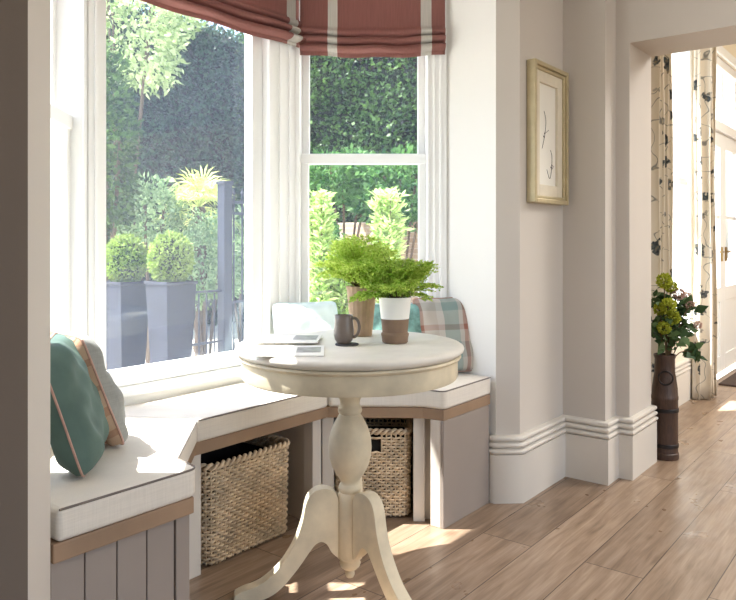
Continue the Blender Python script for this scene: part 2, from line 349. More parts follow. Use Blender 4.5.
def copy_tree(o, parent=None):
    c = o.copy(); COL.objects.link(c)
    if parent is not None: c.parent = parent
    PW[c.name] = PW.get(o.name, (0, 0, 0))
    for ch in list(o.children): copy_tree(ch, c)
    return c
def smoothpath(pts, k=8, closed=False):
    P = [Vector(p) for p in pts]; n = len(P); out = []
    for i in range(n if closed else n-1):
        p0 = P[(i-1) % n] if (closed or i > 0) else P[0]; p1 = P[i]; p2 = P[(i+1) % n]
        p3 = P[(i+2) % n] if (closed or i < n-2) else P[-1]
        for j in range(k):
            t = j/k
            out.append(.5*((2*p1)+(p2-p0)*t+(2*p0-5*p1+4*p2-p3)*t*t+(3*p1-p0-3*p2+p3)*t**3))
    if not closed: out.append(P[-1])
    return out
def leaves(name, c, d, size, m, parent, aspect=.5, origin=None, jitter=.4, lift=None):
    """one mesh of many four-cornered leaves: centres c (N,3), pointing along d (N,3)"""
    N = len(c); d = d/np.maximum(1e-6, np.linalg.norm(d, axis=1))[:, None]
    r = rng.normal(size=(N, 3)); sd = np.cross(d, r); sd /= np.maximum(1e-6, np.linalg.norm(sd, axis=1))[:, None]
    if lift is not None:
        sd = sd*(1-lift)+np.cross(d, np.array([0, 0, 1.]))*lift
        sd /= np.maximum(1e-6, np.linalg.norm(sd, axis=1))[:, None]
    L = size*(1+jitter*(rng.random(N)-.5)*2)[:, None]; W = L*aspect*.5
    nrm = np.cross(d, sd)
    v = np.stack([c, c+d*L*.45+sd*W+nrm*L*.06, c+d*L, c+d*L*.45-sd*W+nrm*L*.06], axis=1).reshape(-1, 3)
    o0 = np.array(origin if origin else (0, 0, 0)); v = v-o0
    me = bpy.data.meshes.new(name)
    me.vertices.add(4*N); me.vertices.foreach_set('co', v.astype(np.float32).ravel())
    me.loops.add(4*N); me.loops.foreach_set('vertex_index', np.arange(4*N, dtype=np.int32))
    me.polygons.add(N); me.polygons.foreach_set('loop_start', np.arange(0, 4*N, 4, dtype=np.int32))
    try: me.polygons.foreach_set('loop_total', np.full(N, 4, dtype=np.int32))
    except Exception: pass
    me.materials.append(m); me.update(); me.validate()
    o = bpy.data.objects.new(name, me); COL.objects.link(o)
    if parent is not None:
        o.parent = parent; o.location = Vector(o0)-Vector(PW[parent.name])
    else: o.location = o0
    PW[o.name] = tuple(o0)
    return o

# ------------------------------------------------------------------ setting: shell
HC = 2.75          # ceiling height
struct(MB().box(-4.6, 6.2, -4.6, .0, -.1, 0).box(-2.12, .07, 0, 1.0, -.1, 0).build('floor', MT['floor']), 'wide grey-brown oak plank floor')
struct(MB().box(-4.6, .95, -4.75, .12, HC, HC+.1).prism([(-2.2, .12), (-2.12, .45), (-1.53, 1.04), (-1.45, 1.08), (-.40, 1.08), (-.29, 1.02), (.12, .47), (.12, .12)], HC, HC+.1).build('ceiling', MT['ceil']), 'plain white ceiling')
# bay walls (white)
cA, cB = (-1.475, .9), (-.431, .9)         # inner corners of the bay
rC = (-.007, .362); lC = (-2.0, .375)        # outer ends of the slanted sides
ur = Vector((rC[0]-cB[0], rC[1]-cB[1])); lr = ur.length; ur.normalize(); nr = Vector((-ur.y, ur.x))
ul = Vector((cA[0]-lC[0], cA[1]-lC[1])); ll = ul.length; ul.normalize(); nl = Vector((-ul.y, ul.x))
uc = Vector((1, 0)); nc = Vector((0, 1)); lc = cB[0]-cA[0]
def frame2(O, u, n): return lambda a, b, z: (O[0]+u.x*a+n.x*b, O[1]+u.y*a+n.y*b, z)
TL, TC, TR = frame2(lC, ul, nl), frame2(cA, uc, nc), frame2(cB, ur, nr)
ZS, ZH = .572, 2.45
for nm, T, L, nlab in (('wall_bay_left', TL, ll, 'left'), ('wall_bay_center', TC, lc, 'middle'), ('wall_bay_right', TR, lr, 'right')):
    e = .0
    struct(MB().box(-e, L+e, -.02, .2, 0, ZS, T).box(-e, L+e, -.02, .2, ZH, HC, T).build(nm, MT['bay']), 'white wall below and above the %s bay window' % nlab, 'wall')
# corner fillers between the slanted and the middle windows
def wedge(c, u1, n1, u2, n2, d=.2):
    return [c, (c[0]+n1.x*d, c[1]+n1.y*d), (c[0]+(n1.x+n2.x)*d*.6, c[1]+(n1.y+n2.y)*d*.6), (c[0]+n2.x*d, c[1]+n2.y*d)]
struct(MB().prism(wedge(cA, ul, nl, uc, nc), 0, HC).build('trim_1', MT['white']), 'white corner post between left and middle bay windows')
struct(MB().prism(wedge(cB, uc, nc, ur, nr), 0, HC).build('trim_2', MT['white']), 'white corner post between middle and right bay windows')
# return + chamfered pier + picture wall + stepped pilaster, right-hand side
struct(MB().prism([rC, (-.03, .097), (.035, .097), (.17, .50), (.15, .50)], 0, HC).build('wall_bay_return_right', MT['bay']), 'white return wall right of the bay window', 'wall')
struct(MB().prism([(-.03, .0975), (.04, .02), (.5, .02), (.5, .25), (.09, .25), (.036, .0975)], 0, HC).build('wall_picture', MT['wall']), 'stone coloured wall holding the framed drawing', 'wall')
struct(MB().prism([(.492, .25), (.492, -.185), (.63, -.185), (.63, -.25), (.955, -.25), (.955, .25)], 0, HC).build('wall_pilaster', MT['wall']), 'stepped stone coloured pilaster beside the wide opening', 'wall')
struct(MB().box(.63, .955, -4.6, -.25, 2.045, HC).build('wall_over_opening', MT['wall']), 'stone coloured wall above the wide opening', 'wall')
# left-hand side
struct(MB().prism([lC, (-1.993, .113), (-2.06, .114), (-2.2, .5), (-2.14, .52)], 0, HC).build('wall_bay_return_left', MT['bay']), 'white return wall left of the bay window', 'wall')
struct(MB().prism([(-1.993, .113), (-2.088, .02), (-2.13, .02), (-2.13, .1), (-2.07, .1135)], 0, HC).build('wall_pier_left', MT['wall']), 'stone coloured chamfered pier left of the bay', 'wall')
struct(MB().box(-4.6, -2.0885, .019, .25, 0, HC).build('wall_left', MT['dark']), 'wall left of the bay, shade painted into its colour', 'wall')
# rest of the room behind the camera, with a broad opening added in the back wall for fill light
struct(MB().box(-4.7, -4.6, -4.6, .25, 0, HC).build('wall_side', MT['wall']), 'stone coloured side wall of the room', 'wall')
bk = MB().box(-4.6, .955, -4.75, -4.6, 0, .5).box(-4.6, .955, -4.75, -4.6, 2.4, HC).box(-4.6, -3.8, -4.75, -4.6, .5, 2.4).box(.1, .955, -4.75, -4.6, .5, 2.4)
struct(bk.build('wall_back', MT['wall']), 'stone coloured back wall with a broad opening added for light', 'wall')

# skirting, three stacked beads at its top
SKH = .285
def skirt_prof(t=.022):
    p = [(0, 0), (t, 0), (t, .205)]
    for z in (.207, .234, .261):
        for i in range(7):
            a = -PI/2+PI*i/6; p.append((t*.62+(.014-(z-.207)*.09)*max(0, math.cos(a)), z+.0115+.0115*math.sin(a)))
        p.append((t*.5, z+.0245))
    p += [(0, SKH+.002)]
    return p
path_r = [(-.0285, .115), (-.03, .0975), (.04, .02), (.492, .02), (.492, -.185), (.63, -.185), (.63, -.25), (.955, -.25), (.955, .0)]
struct(MB().sweep(path_r, skirt_prof()).build('baseboard_right', MT['skirt'], smooth=True, angle=50), 'tall stone skirting board with three beads at its top')
struct(MB().sweep([(-4.6, .019), (-2.088, .019), (-1.993, .113)], skirt_prof()).build('baseboard_left', MT['skirt'], smooth=True, angle=50), 'tall skirting board left of the bay')

# ------------------------------------------------------------------ bay windows
def window(idx, T, L, g0, g1, rail, label, st=.035, stub=.055):
    """T(a, b, z): a along, b outward. g0..g1 = glass span along a"""
    w = MB()
    j0, j1 = g0-st, g1+st                                   # sash opening
    w.box(0, j0, -.02, .13, ZS, ZH, T).box(j1, L, -.02, .13, ZS, ZH, T)          # jamb casings
    w.box(j0, j1, .0, .13, ZH-.06, ZH, T)
    w.box(j0, j1, .0, .15, ZS, ZS+.02, T)
    for a in (j0-.012, j1+.002):                               # staff beads
        w.box(a, a+.010, -.028, -.018, ZS, ZH, T)
    for a in (j0*.45, L-(L-j1)*.3, L-(L-j1)*.62):
        w.box(a-.006, a+.006, -.027, -.018, ZS, ZH, T)
    o = struct(w.build('window_%d' % idx, MT['white'], bevel=.003), label)
    s = MB()
    zb = ZS+.02
    if rail:
        s.box(j0, g0, .015, .05, zb, rail+.02, T).box(g1, j1, .015, .05, zb, rail+.02, T)     # lower sash, inner track
        s.box(g0, g1, .015, .05, zb, zb+stub, T).box(j0, j1, .008, .05, rail-.025, rail+.022, T)
        s.build('lower_sash', MT['white'], o, bevel=.004)
        s = MB()
        s.box(j0, g0, .06, .095, rail-.02, ZH-.06, T).box(g1, j1, .06, .095, rail-.02, ZH-.06, T)
        s.box(g0, g1, .06, .095, ZH-.11, ZH-.06, T).box(g0, g1, .06, .095, rail-.02, rail+.02, T)
        s.build('upper_sash', MT['white'], o, bevel=.004)
        MB().box(g0-.003, g1+.003, .030, .034, zb+stub-.003, rail-.022, T).build('glass_pane', MT['glass'], o)
        MB().box(g0-.003, g1+.003, .076, .080, rail+.017, ZH-.107, T).build('glass_pane', MT['glass'], o)
    else:
        s.box(j0, g0, .015, .06, zb, ZH-.06, T).box(g1, j1, .015, .06, zb, ZH-.06, T)
        s.box(g0, g1, .015, .06, zb, zb+stub, T).box(g0, g1, .015, .06, ZH-.11, ZH-.06, T)
        s.build('sash', MT['white'], o, bevel=.004)
        MB().box(g0-.003, g1+.003, .035, .039, zb+stub-.003, ZH-.107, T).build('glass_pane', MT['glass'], o)
    MB().box(.0, L, -.045, -.018, ZS-.006, ZS+.016, T).build('window_sill', MT['white'], o, bevel=.005)
    return o
window(1, TL, ll, .11, ll-.08, 1.51, 'left slanted bay window, a white sash window with bright glass')
window(2, TC, lc, .112, lc-.243, None, 'wide middle bay window, one large pane in a white frame', st=.058, stub=.06)
window(3, TR, lr, .062, lr-.124, 1.49, 'right slanted bay window, a white sash window behind the table plants')

# ------------------------------------------------------------------ roman blinds
def blind(T, L, label, zb=1.962, zt=2.43, sag=.014, a0=.0, a1=None, m_='blind'):
    a1 = L if a1 is None else a1
    t = thing('roman_blind', T((a0+a1)/2, -.07, zb), label, 'blind', None)
    prof = [(0, zt), (0, zt-.1), (0, zb+.30), (-.002, zb+.2), (-.002, zb+.135)]
    for k, (z, d) in enumerate(((.105, .026), (.070, .032), (.033, .038))):
        for i in range(9):
            a = -PI*.5+PI*i/8
            prof.append((-(d*.5+d*.5*math.sin(PI*i/8)*1.0) if i not in (0, 8) else -.006, zb+z+.016-.032*i/8))
    prof.append((-.004, zb))
    n = 40; m = MB(); uv = []; vs = []
    for i in range(n+1):
        u = i/n; a = a0+(a1-a0)*u
        for d, z in prof:
            k = max(0, min(1, (zb+.32-z)/.3))
            zz = z-sag*(1-(2*u-1)**2)*k + .003*math.sin(u*17+z*9)*k
            vs.append(T(a, -.034+d*(1+.25*math.sin(u*9+z*40)), zz)); uv.append((u, (zt-z)/(zt-zb)))
    p = len(prof)
    m.add(vs, [(i*p+j, i*p+j+1, (i+1)*p+j+1, (i+1)*p+j) for i in range(n) for j in range(p-1)]); m.uv = uv
    m.build('fabric', MT[m_], t, smooth=True, angle=70, solid=.003)
    MB().box(a0+.005, a1-.005, -.052, -.029, zt-.002, zt+.03, T).build('headrail', MT['white'], t)
    return t
blind(TC, lc, 'terracotta roman blind with grey stripes over the wide middle window', a0=.01, a1=lc-.012, zb=1.982, sag=.006, m_='blindc')
blind(TR, lr, 'terracotta roman blind with grey stripes over the right sash window', a0=.028, a1=lr-.008, zb=1.950)
blind(TL, ll, 'terracotta roman blind hanging over the left sash window', a0=.02, a1=ll-.04, zb=2.09)

# ------------------------------------------------------------------ window seat
CT, CBOT, BB = .536, .460, .417          # cushion top, cushion bottom, board bottom
F = [(-1.60, .11), (-1.585, .215), (-1.292, .50), (-.655, .50), (-.43, .20), (-.42, .11)]
wi = lambda p: p
seat = thing('window_seat', (-1.0, .6, 0), 'built-in oak topped window seat with taupe panels around the bay', 'bench')
bl = [(-1.998, .108)]; 
ib = .022
back = [(-.0505, .108), (-.0505, .305), (-.522, .879), (-1.466, .879), (-1.986, .361)]
Fb = [(-1.607, .118), (-1.592, .222), (-1.296, .511), (-.65, .511), (-.423, .206), (-.413, .118)]
MB().prism([(-1.984, .118)]+Fb+[(-.040, .118), (-.032, .362), (-.446, .876), (-1.466, .866), (-1.980, .352)], BB, CBOT).build('seat_board', MT['oak_d'], seat, bevel=.003)
ep = MB()
xs = np.linspace(-1.982, -1.655, 5)
for i in range(4): ep.box(xs[i]+.0015, xs[i+1]-.0015, .135, .150, 0, BB)
ep.box(-1.982, -1.655, .141, .155, 0, BB)
ep.build('end_panel', MT['taupe'], seat, bevel=.002)
MB().box(-1.654, -1.612, .130, .185, 0, BB).build('post', MT['taupe'], seat, bevel=.002)
MB().box(-.416, -.054, .116, .130, 0, BB).build('end_panel', MT['taupe'], seat, bevel=.002)
MB().box(-.415, -.375, .131, .178, 0, BB).build('post', MT['post'], seat, bevel=.002)
MB().box(-1.325, -1.24, .550, .60, 0, BB).build('post', MT['post'], seat, bevel=.002)
MB().box(-.692, -.642, .548, .60, 0, BB).build('post', MT['post'], seat, bevel=.002)
uf = Vector((.590, -.807)); nf = Vector((.807, .590)); TF = frame2((-.64, .548), uf, nf)
MB().box(.002, .046, .0, .045, 0, BB, TF).build('post', MT['post'], seat, bevel=.002)
MB().box(.366, .412, .0, .045, 0, BB, TF).build('post', MT['post'], seat, bevel=.002)
MB().box(.412, .452, .030, .045, 0, BB, TF).build('recessed_panel', MT['post'], seat)
ug = Vector((.7168, .6973)); ng = Vector((-.6973, .7168)); TG = frame2((-1.612, .235), ug, ng)
MB().box(-.02, .045, .03, .06, 0, BB, TG).build('post', MT['post'], seat)
MB().box(.355, .40, .03, .06, 0, BB, TG).build('post', MT['post'], seat)
MB().box(-.01, .38, .062, .075, 0, BB, TG).build('front_panel', MT['taupe'], seat)
MB().prism([(-1.262, .60), (-1.248, .60), (-1.42, .87), (-1.434, .87)], 0, BB).build('divider', MT['taupe'], seat)
MB().prism([(-.690, .60), (-.676, .60), (-.640, .86), (-.654, .86)], 0, BB).build('divider', MT['post'], seat)  # painted paler than the other dividers to look lit
MB().box(.392, .404, .045, .30, 0, BB, TF).build('divider', MT['taupe'], seat)
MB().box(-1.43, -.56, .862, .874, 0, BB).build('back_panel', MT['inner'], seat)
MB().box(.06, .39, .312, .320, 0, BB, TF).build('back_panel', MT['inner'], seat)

def round_corner(poly, i, r, k=5):
    p, a, b = Vector(poly[i]), Vector(poly[i-1]), Vector(poly[(i+1) % len(poly)])
    q0 = p+(a-p).normalized()*r; q1 = p+(b-p).normalized()*r
    return [tuple(q0*(1-t)**2+p*2*t*(1-t)+q1*t*t) for t in [j/k for j in range(k+1)]]
def cushion(poly, label, pipe, group='linen seat cushions', rnd=None):
    if rnd is not None:
        arc = round_corner(poly, rnd, .028); poly = poly[:rnd]+arc+poly[rnd+1:]
        pipe = [i if i < rnd else i+len(arc)-1 for i in pipe if i != rnd]
        pipe = [i for i in pipe if i < rnd]+list(range(rnd, rnd+len(arc)))+[i for i in pipe if i >= rnd+len(arc)]
    c = (sum(p[0] for p in poly)/len(poly), sum(p[1] for p in poly)/len(poly))
    t = thing('seat_cushion', (c[0], c[1], CBOT), label, 'cushion', group)
    cv = MB().prism(poly, CBOT+.001, CT).build('cover', MT['linen'], t, bevel=.012, seg=4, smooth=True, angle=60)
    ip = []
    for p in poly:
        ip.append((p[0]+(c[0]-p[0])*.012, p[1]+(c[1]-p[1])*.012))
    pts = [(x, y, CT-.003) for x, y in ip]
    m = MB()
    if pipe:
        sub = []
        for i in pipe: sub.append(pts[i % len(pts)])
        m.tube(sub, .0028, 6)
        m.build('piping', MT['pipe_d'], cv, smooth=True)['label'] = 'dark grey piped edge'
    return t
gap = .003
cushion([(-1.976, .113), F[0], F[1], (F[2][0]-gap, F[2][1]), (-1.468-gap, .862), (-1.976, .354)],
        'pale linen cushion under the dark teal pillow on the left seat arm', (0, 1, 2, 3), rnd=1)
cushion([F[2], F[3], (-.455, .874), (-1.468, .864)],
        'pale linen cushion on the middle of the window seat, half hidden by the table', (0, 1))
cushion([(F[3][0]+gap, F[3][1]), F[4], F[5], (-.042, .113), (-.034, .348), (-.448, .868)],
        'pale linen cushion on the right seat arm, ending at the pier', (0, 1, 2, 3), rnd=2)

# ------------------------------------------------------------------ wicker baskets
def basket(T, w, d, h, label, hole=None):
    """T maps local (a along front, b inward, z)"""
    base = T(w/2, d/2, 0.003)
    t = thing('wicker_basket', base, label, 'basket', 'wicker baskets under the window seat')
    r = .035
    def perim(o=0.0):
        pts = []
        for cx, cy, a0 in ((r, r, PI), (w-r, r, 1.5*PI), (w-r, d-r, 0), (r, d-r, .5*PI)):
            for i in range(7):
                a = a0+PI/2*i/6; pts.append((cx+(r+o)*math.cos(a), cy+(r+o)*math.sin(a)))
        return pts
    def resample(pts, step):
        L = [0]
        for i in range(len(pts)):
            p, q = pts[i], pts[(i+1) % len(pts)]; L.append(L[-1]+math.dist(p, q))
        n = int(L[-1]/step); n += n % 2
        out = []; k = 0
        for i in range(n):
            s = L[-1]*i/n
            while L[k+1] < s: k += 1
            p, q = pts[k], pts[(k+1) % len(pts)]; f = (s-L[k])/max(1e-9, L[k+1]-L[k])
            out.append((p[0]+(q[0]-p[0])*f, p[1]+(q[1]-p[1])*f))
        return out
    stakes = resample(perim(), .0185); ns = len(stakes)
    K = 4
    fine = []
    for i in range(ns):
        p, q = stakes[i], stakes[(i+1) % ns]
        for j in range(K): fine.append((p[0]+(q[0]-p[0])*j/K, p[1]+(q[1]-p[1])*j/K))
    cx, cy = w/2, d/2
    def normal(i):
        p, q = fine[(i-1) % len(fine)], fine[(i+1) % len(fine)]; tx, ty = q[0]-p[0], q[1]-p[1]; l = math.hypot(tx, ty); return ty/l, -tx/l
    N = [normal(i) for i in range(len(fine))]
    rows = int((h-.03)/.0118)
    body = MB()
    for k in range(rows):
        z = .012+k*.0118
        run = []
        runs = []
        for i in range(len(fine)+1):
            ii = i % len(fine); x, y = fine[ii]
            off = .0055*math.cos(PI*i/K+(k % 2)*PI)
            inhole = hole and y < .03 and hole[0] < x < hole[1] and hole[2] < z < hole[3]
            if inhole:
                if len(run) > 1: runs.append(run)
                run = []
            else:
                flare = 1+.03*(z/h)
                run.append(T(cx+(x+N[ii][0]*off-cx)*flare, cy+(y+N[ii][1]*off-cy)*flare, .003+z+.0012*math.sin(i*.7+k*2.1)))
        if len(run) > 1: runs.append(run)
        for q in runs: body.tube(q, .0052*(1+.1*math.sin(k*3.3)), 5)
    body.build('weave', MT['wick'], t, smooth=True, angle=80)
    st = MB()
    for i, (x, y) in enumerate(stakes):
        z1 = h-.015
        if hole and y < .03 and hole[0]-.004 < x < hole[1]+.004: 
            st.tube([T(x, y, .006), T(x, y, hole[2])], .0035, 5); continue
        st.tube([T(x, y, .006), T(cx+(x-cx)*1.03, cy+(y-cy)*1.03, z1)], .0035, 5)
    st.build('stakes', MT['wick'], t)
    rim = MB()
    for ph in (0, PI):
        pts = []
        for i in range(len(fine)):
            x, y = fine[i]; a = PI*i/K/1.3+ph
            pts.append(T(cx+(x+N[i][0]*.007*math.cos(a)-cx)*1.035, cy+(y+N[i][1]*.007*math.cos(a)-cy)*1.035, h-.012+.008*math.sin(a)))
        rim.tube(pts, .0068, 6, closed=True)
    rim.build('rim', MT['wick'], t, smooth=True, angle=80)
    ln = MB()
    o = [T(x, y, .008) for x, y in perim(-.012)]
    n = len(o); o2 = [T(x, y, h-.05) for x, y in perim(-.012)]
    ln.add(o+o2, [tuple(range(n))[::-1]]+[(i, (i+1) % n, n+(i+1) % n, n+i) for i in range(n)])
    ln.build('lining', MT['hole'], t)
    return t
basket(lambda a, b, z: (-1.197+a, .566+b, z), .39, .275, .355, 'wide wicker basket under the middle of the window seat')
basket(lambda a, b, z: TF(.056+a, .035+b, z), .292, .235, .36, 'tall wicker basket with a square handle hole, behind the table leg', hole=(.135, .178, .262, .318))

# ------------------------------------------------------------------ pedestal table
TX, TY, TH = -1.014, .09, .792
tb = thing('pedestal_table', (TX, TY, 0), 'round cream limewashed pedestal table with three scrolled legs', 'table')
R = .362
pr = [(.001, TH)]+[(R*q, TH) for q in (.3, .6, .9)]+[(R-.022, TH), (R-.016, TH-.0012), (R-.008, TH-.002), (R-.002, TH-.006), (R, TH-.012), (R-.002, TH-.019), (R-.010, TH-.025), (R-.014, TH-.029), (.02, TH-.03)]
MB().lathe(pr[::-1], (TX, TY, 0), 96).build('table_top', MT['ttop'], tb, smooth=True, angle=50)
ap = [(.3, TH-.0305), (R-.012, TH-.0305), (R-.009, TH-.036), (R-.012, TH-.041), (R-.020, TH-.045), (R-.020, TH-.096), (R-.023, TH-.102), (R-.045, TH-.102), (R-.045, TH-.05)]
MB().lathe(ap[::-1], (TX, TY, 0), 96, cap=False).build('apron', MT['table'], tb, smooth=True, angle=40)
MB().lathe([(.0, .691), (.12, .691), (.12, .70), (.30, .742), (.30, .7605), (.0, .7605)], (TX, TY, 0), 48, cap=False).build('underframe', MT['table'], tb, smooth=True)
col = [(.001, .115), (.041, .115), (.043, .12), (.043, .30), (.038, .312), (.034, .318), (.037, .326), (.037, .334), (.031, .342), (.029, .35)]
for z, r in ((.36, .034), (.38, .048), (.40, .058), (.43, .067), (.46, .0695), (.49, .067), (.52, .058), (.545, .046), (.562, .036)): col.append((r, z))
col += [(.033, .566), (.037, .570), (.039, .578), (.037, .586), (.033, .590), (.031, .60), (.033, .612), (.037, .617), (.037, .635), (.034, .64), (.034, .66), (.06, .685), (.06, .691)]
MB().lathe(col, (TX, TY, 0), 40).build('pedestal', MT['table'], tb, smooth=True, angle=45)
MB().lathe([(.001, .042), (.011, .044), (.015, .052), (.015, .060), (.011, .066), (.020, .070), (.031, .080), (.034, .090), (.031, .099), (.033, .104), (.040, .108), (.040, .1145), (.001, .1145)], (TX, TY, 0), 32).build('finial', MT['table'], tb, smooth=True, angle=45)
outer = smoothpath([(.040, 0, .300), (.052, 0, .325), (.078, 0, .336), (.108, 0, .334), (.132, 0, .316), (.145, 0, .285), (.155, 0, .235), (.180, 0, .168), (.225, 0, .100), (.285, 0, .052), (.335, 0, .036), (.362, 0, .024)], 5)
inner = smoothpath([(.366, 0, .010), (.352, 0, .0), (.300, 0, .0), (.262, 0, .008), (.222, 0, .032), (.175, 0, .082), (.130, 0, .142), (.112, 0, .163), (.094, 0, .170), (.076, 0, .160), (.062, 0, .135), (.040, 0, .115)], 5)
prof2 = [(p.x, p.z) for p in outer+inner]
cr = Vector((.6197, -.7848)); cf = Vector((.7848, .6197))
for ang in (190, 310, 83):
    a = math.radians(ang); dv = cr*math.cos(a)+cf*math.sin(a); sv = Vector((-dv.y, dv.x)); th = .022
    m = MB(); n = len(prof2)
    vs = [(TX+dv.x*r+sv.x*s, TY+dv.y*r+sv.y*s, z) for s in (-th, th) for r, z in prof2]
    m.add(vs, [tuple(range(n)), tuple(range(n, 2*n))[::-1]]+[(i, n+i, n+(i+1) % n, (i+1) % n) for i in range(n)])
    m.build('leg', MT['table'], tb, smooth=True, angle=40, bevel=.006, seg=3)

# ------------------------------------------------------------------ things on the table
def on_table(name, x, y, label, cat, z=TH, group=None): return thing(name, (x, y, z), label, cat, group)
mx_, my_ = -1.066, .072
c = MB().lathe([(.001, 0), (.036, 0), (.037, .002), (.036, .004), (.001, .004)], (mx_+.006, my_-.008, TH+.0005), 40).build('coaster', MT['coaster'], None, smooth=True, origin=(mx_, my_, TH))
tag(c, 'thin dark coaster under the grey-brown mug', 'coaster')
mz = TH+.0048
mug = on_table('mug', mx_, my_, 'grey-brown stoneware mug with a loop handle on the coaster', 'mug', mz)
MB().lathe([(.001, .0), (.020, .0), (.022, .002), (.0235, .006), (.0285, .014), (.0312, .028), (.0315, .040), (.030, .058), (.0285, .075), (.0285, .088), (.0272, .0895), (.026, .088), (.0265, .06), (.0285, .035), (.024, .012), (.001, .008)], (mx_, my_, mz), 40).build('mug_body', MT['mug'], mug, smooth=True, angle=60)
hd = (Vector((.6197, -.7848))*.97+Vector((-.7848, -.6197))*.24).normalized()
hp = smoothpath([(mx_+hd.x*r, my_+hd.y*r, mz+z) for r, z in ((.027, .078), (.036, .080), (.046, .070), (.050, .052), (.046, .034), (.038, .024), (.029, .021))], 6)
MB().tube(hp, .0048, 8).build('handle', MT['mug'], mug, smooth=True)

cam2 = lambda px, Z: (-2.784+.6197*(px-368)/720*Z+.7848*Z, -1.381-.7848*(px-368)/720*Z+.6197*Z)
def magazine(c, ang, w, d, z, label, photo):
    t = thing('magazine', (c[0], c[1], z), label, 'magazine')
    ca, sa = math.cos(ang), math.sin(ang)
    T = lambda a, b, zz: (c[0]+ca*a-sa*b, c[1]+sa*a+ca*b, zz)
    pg = MB().box(-w/2, w/2, -d/2, d/2, z, z+.004, T).build('pages', MT['paper'], t, bevel=.001)
    MB().box(*photo, z+.0041, z+.0047, T).build('printed_photo', MT['photo'], pg)['label'] = 'grey printed picture'
    return t
ab = math.atan2(-.7848, .6197)
p1 = cam2(290, 2.11); p2 = cam2(289, 2.33)
magazine(p1, ab+.05, .20, .19, TH+.0006, 'pale magazine lying nearest the front rim of the table', (.02, .09, -.04, .06))
magazine(p2, ab-.02, .20, .17, TH+.006, 'second magazine farther back on the table, grey photo on its cover', (.015, .09, -.03, .07))

def fern(x, y, z, label, name_pot, nf, Lr, seed, pm, sm):
    t = thing('potted_fern', (x, y, TH), label, 'plant')
    return t
def fronds(x, y, z, n, L0, L1, m, parent, seed, el=(35, 88), droop=1.0):
    r = random.Random(seed); cs = []; ds = []; stem = MB()
    for i in range(n):
        az = 2*PI*i/n*2.399+r.uniform(-.3, .3); e = math.radians(r.uniform(*el)); L = r.uniform(L0, L1)
        dr = droop*r.uniform(.45, 1.25); p = Vector((x+.02*math.cos(az)*r.random(), y+.02*math.sin(az)*r.random(), z)); pts = [p.copy()]; K = 16
        dirs = []
        for k in range(K):
            d = Vector((math.cos(az)*math.cos(e), math.sin(az)*math.cos(e), math.sin(e)))
            p = p+d*(L/K); pts.append(p.copy()); dirs.append(d)
            e -= math.radians(dr*(1.2+8.0*(k/K)**1.3))
            az += r.uniform(-.04, .04)
        stem.tube(pts, [.0012*(1-.7*k/K) for k in range(K+1)], 4)
        for k in range(4, K+1):
            f = (k-4)/(K-4); d = dirs[min(k, K-1)]; side = d.cross(Vector((0, 0, 1)));
            if side.length < .05: side = Vector((-math.sin(az), math.cos(az), 0))
            side.normalize()
            pl = L*.30*math.sin(PI*(.12+.86*(1-f)))*(1 if f < .97 else .5)+.006
            for sgn in (-1, 1):
                pd = (side*sgn*.85+d*.5+Vector((0, 0, r.uniform(-.25, .15)))).normalized()
                m2 = max(3, int(pl/.0058))
                for q in range(m2):
                    g = (q+.6)/m2; c = pts[k]+pd*pl*g+Vector((0, 0, -.10*pl*g*g))
                    for s2 in (-1, 1):
                        ld = (pd*.5+d*s2*.7+Vector((r.uniform(-.3, .3), r.uniform(-.3, .3), r.uniform(-.3, .3)))).normalized()
                        cs.append(c); ds.append(ld)
    stem.build('stems', MT['fstem'], parent)
    leaves('fronds', np.array([tuple(c) for c in cs]), np.array([tuple(d) for d in ds]), .0095, m, parent, .62, jitter=.35, lift=.45)

x1, y1 = cam2(361.5, 2.47)
f1 = on_table('potted_fern', x1, y1, 'lacy bright green fern in the tall ribbed tan pot', 'plant')
rib = lambda a, z: 1+.022*math.cos(a*18)
pt1 = MB().lathe([(.001, 0), (.034, 0), (.036, .003), (.0365, .01), (.043, .08), (.0505, .155), (.0525, .165), (.0525, .170), (.049, .170), (.047, .158), (.001, .155)], (x1, y1, TH+.0005), 72, sq=rib).build('pot', MT['pot1'], f1, smooth=True, angle=60)
MB().lathe([(.001, .157), (.046, .157), (.001, .163)], (x1, y1, TH), 24, cap=False).build('soil', MT['soil'], pt1)
fronds(x1, y1, TH+.158, 64, .09, .215, MT['fern'], f1, 3, (40, 90), .95)
x2, y2 = cam2(395, 2.30)
f2 = on_table('potted_fern', x2, y2, 'arching green fern in the white and brown dipped pot', 'plant')
MB().lathe([(.001, .035), (.0405, .035), (.0445, .075), (.0450, .0775), (.001, .0775)], (x2, y2, TH), 48).build('pot_foot', MT['potb'], f2, smooth=True)['label'] = 'bare brown lower half'
pt2 = MB().lathe([(.001, .0778), (.0450, .0778), (.0515, .138), (.0525, .146), (.0495, .1465), (.048, .132), (.001, .130)], (x2, y2, TH), 48).build('pot', MT['potw'], f2, smooth=True, angle=60)
MB().lathe([(.001, .0005), (.038, .0005), (.041, .004), (.0425, .018), (.0445, .026), (.0445, .030), (.041, .0345), (.001, .0345)], (x2, y2, TH), 48).build('saucer', MT['potb'], f2, smooth=True, angle=50)
MB().lathe([(.001, .131), (.047, .131), (.001, .138)], (x2, y2, TH), 24, cap=False).build('soil', MT['soil'], pt2)
fronds(x2, y2, TH+.133, 56, .08, .18, MT['fern2'], f2, 9, (24, 90), 1.0)

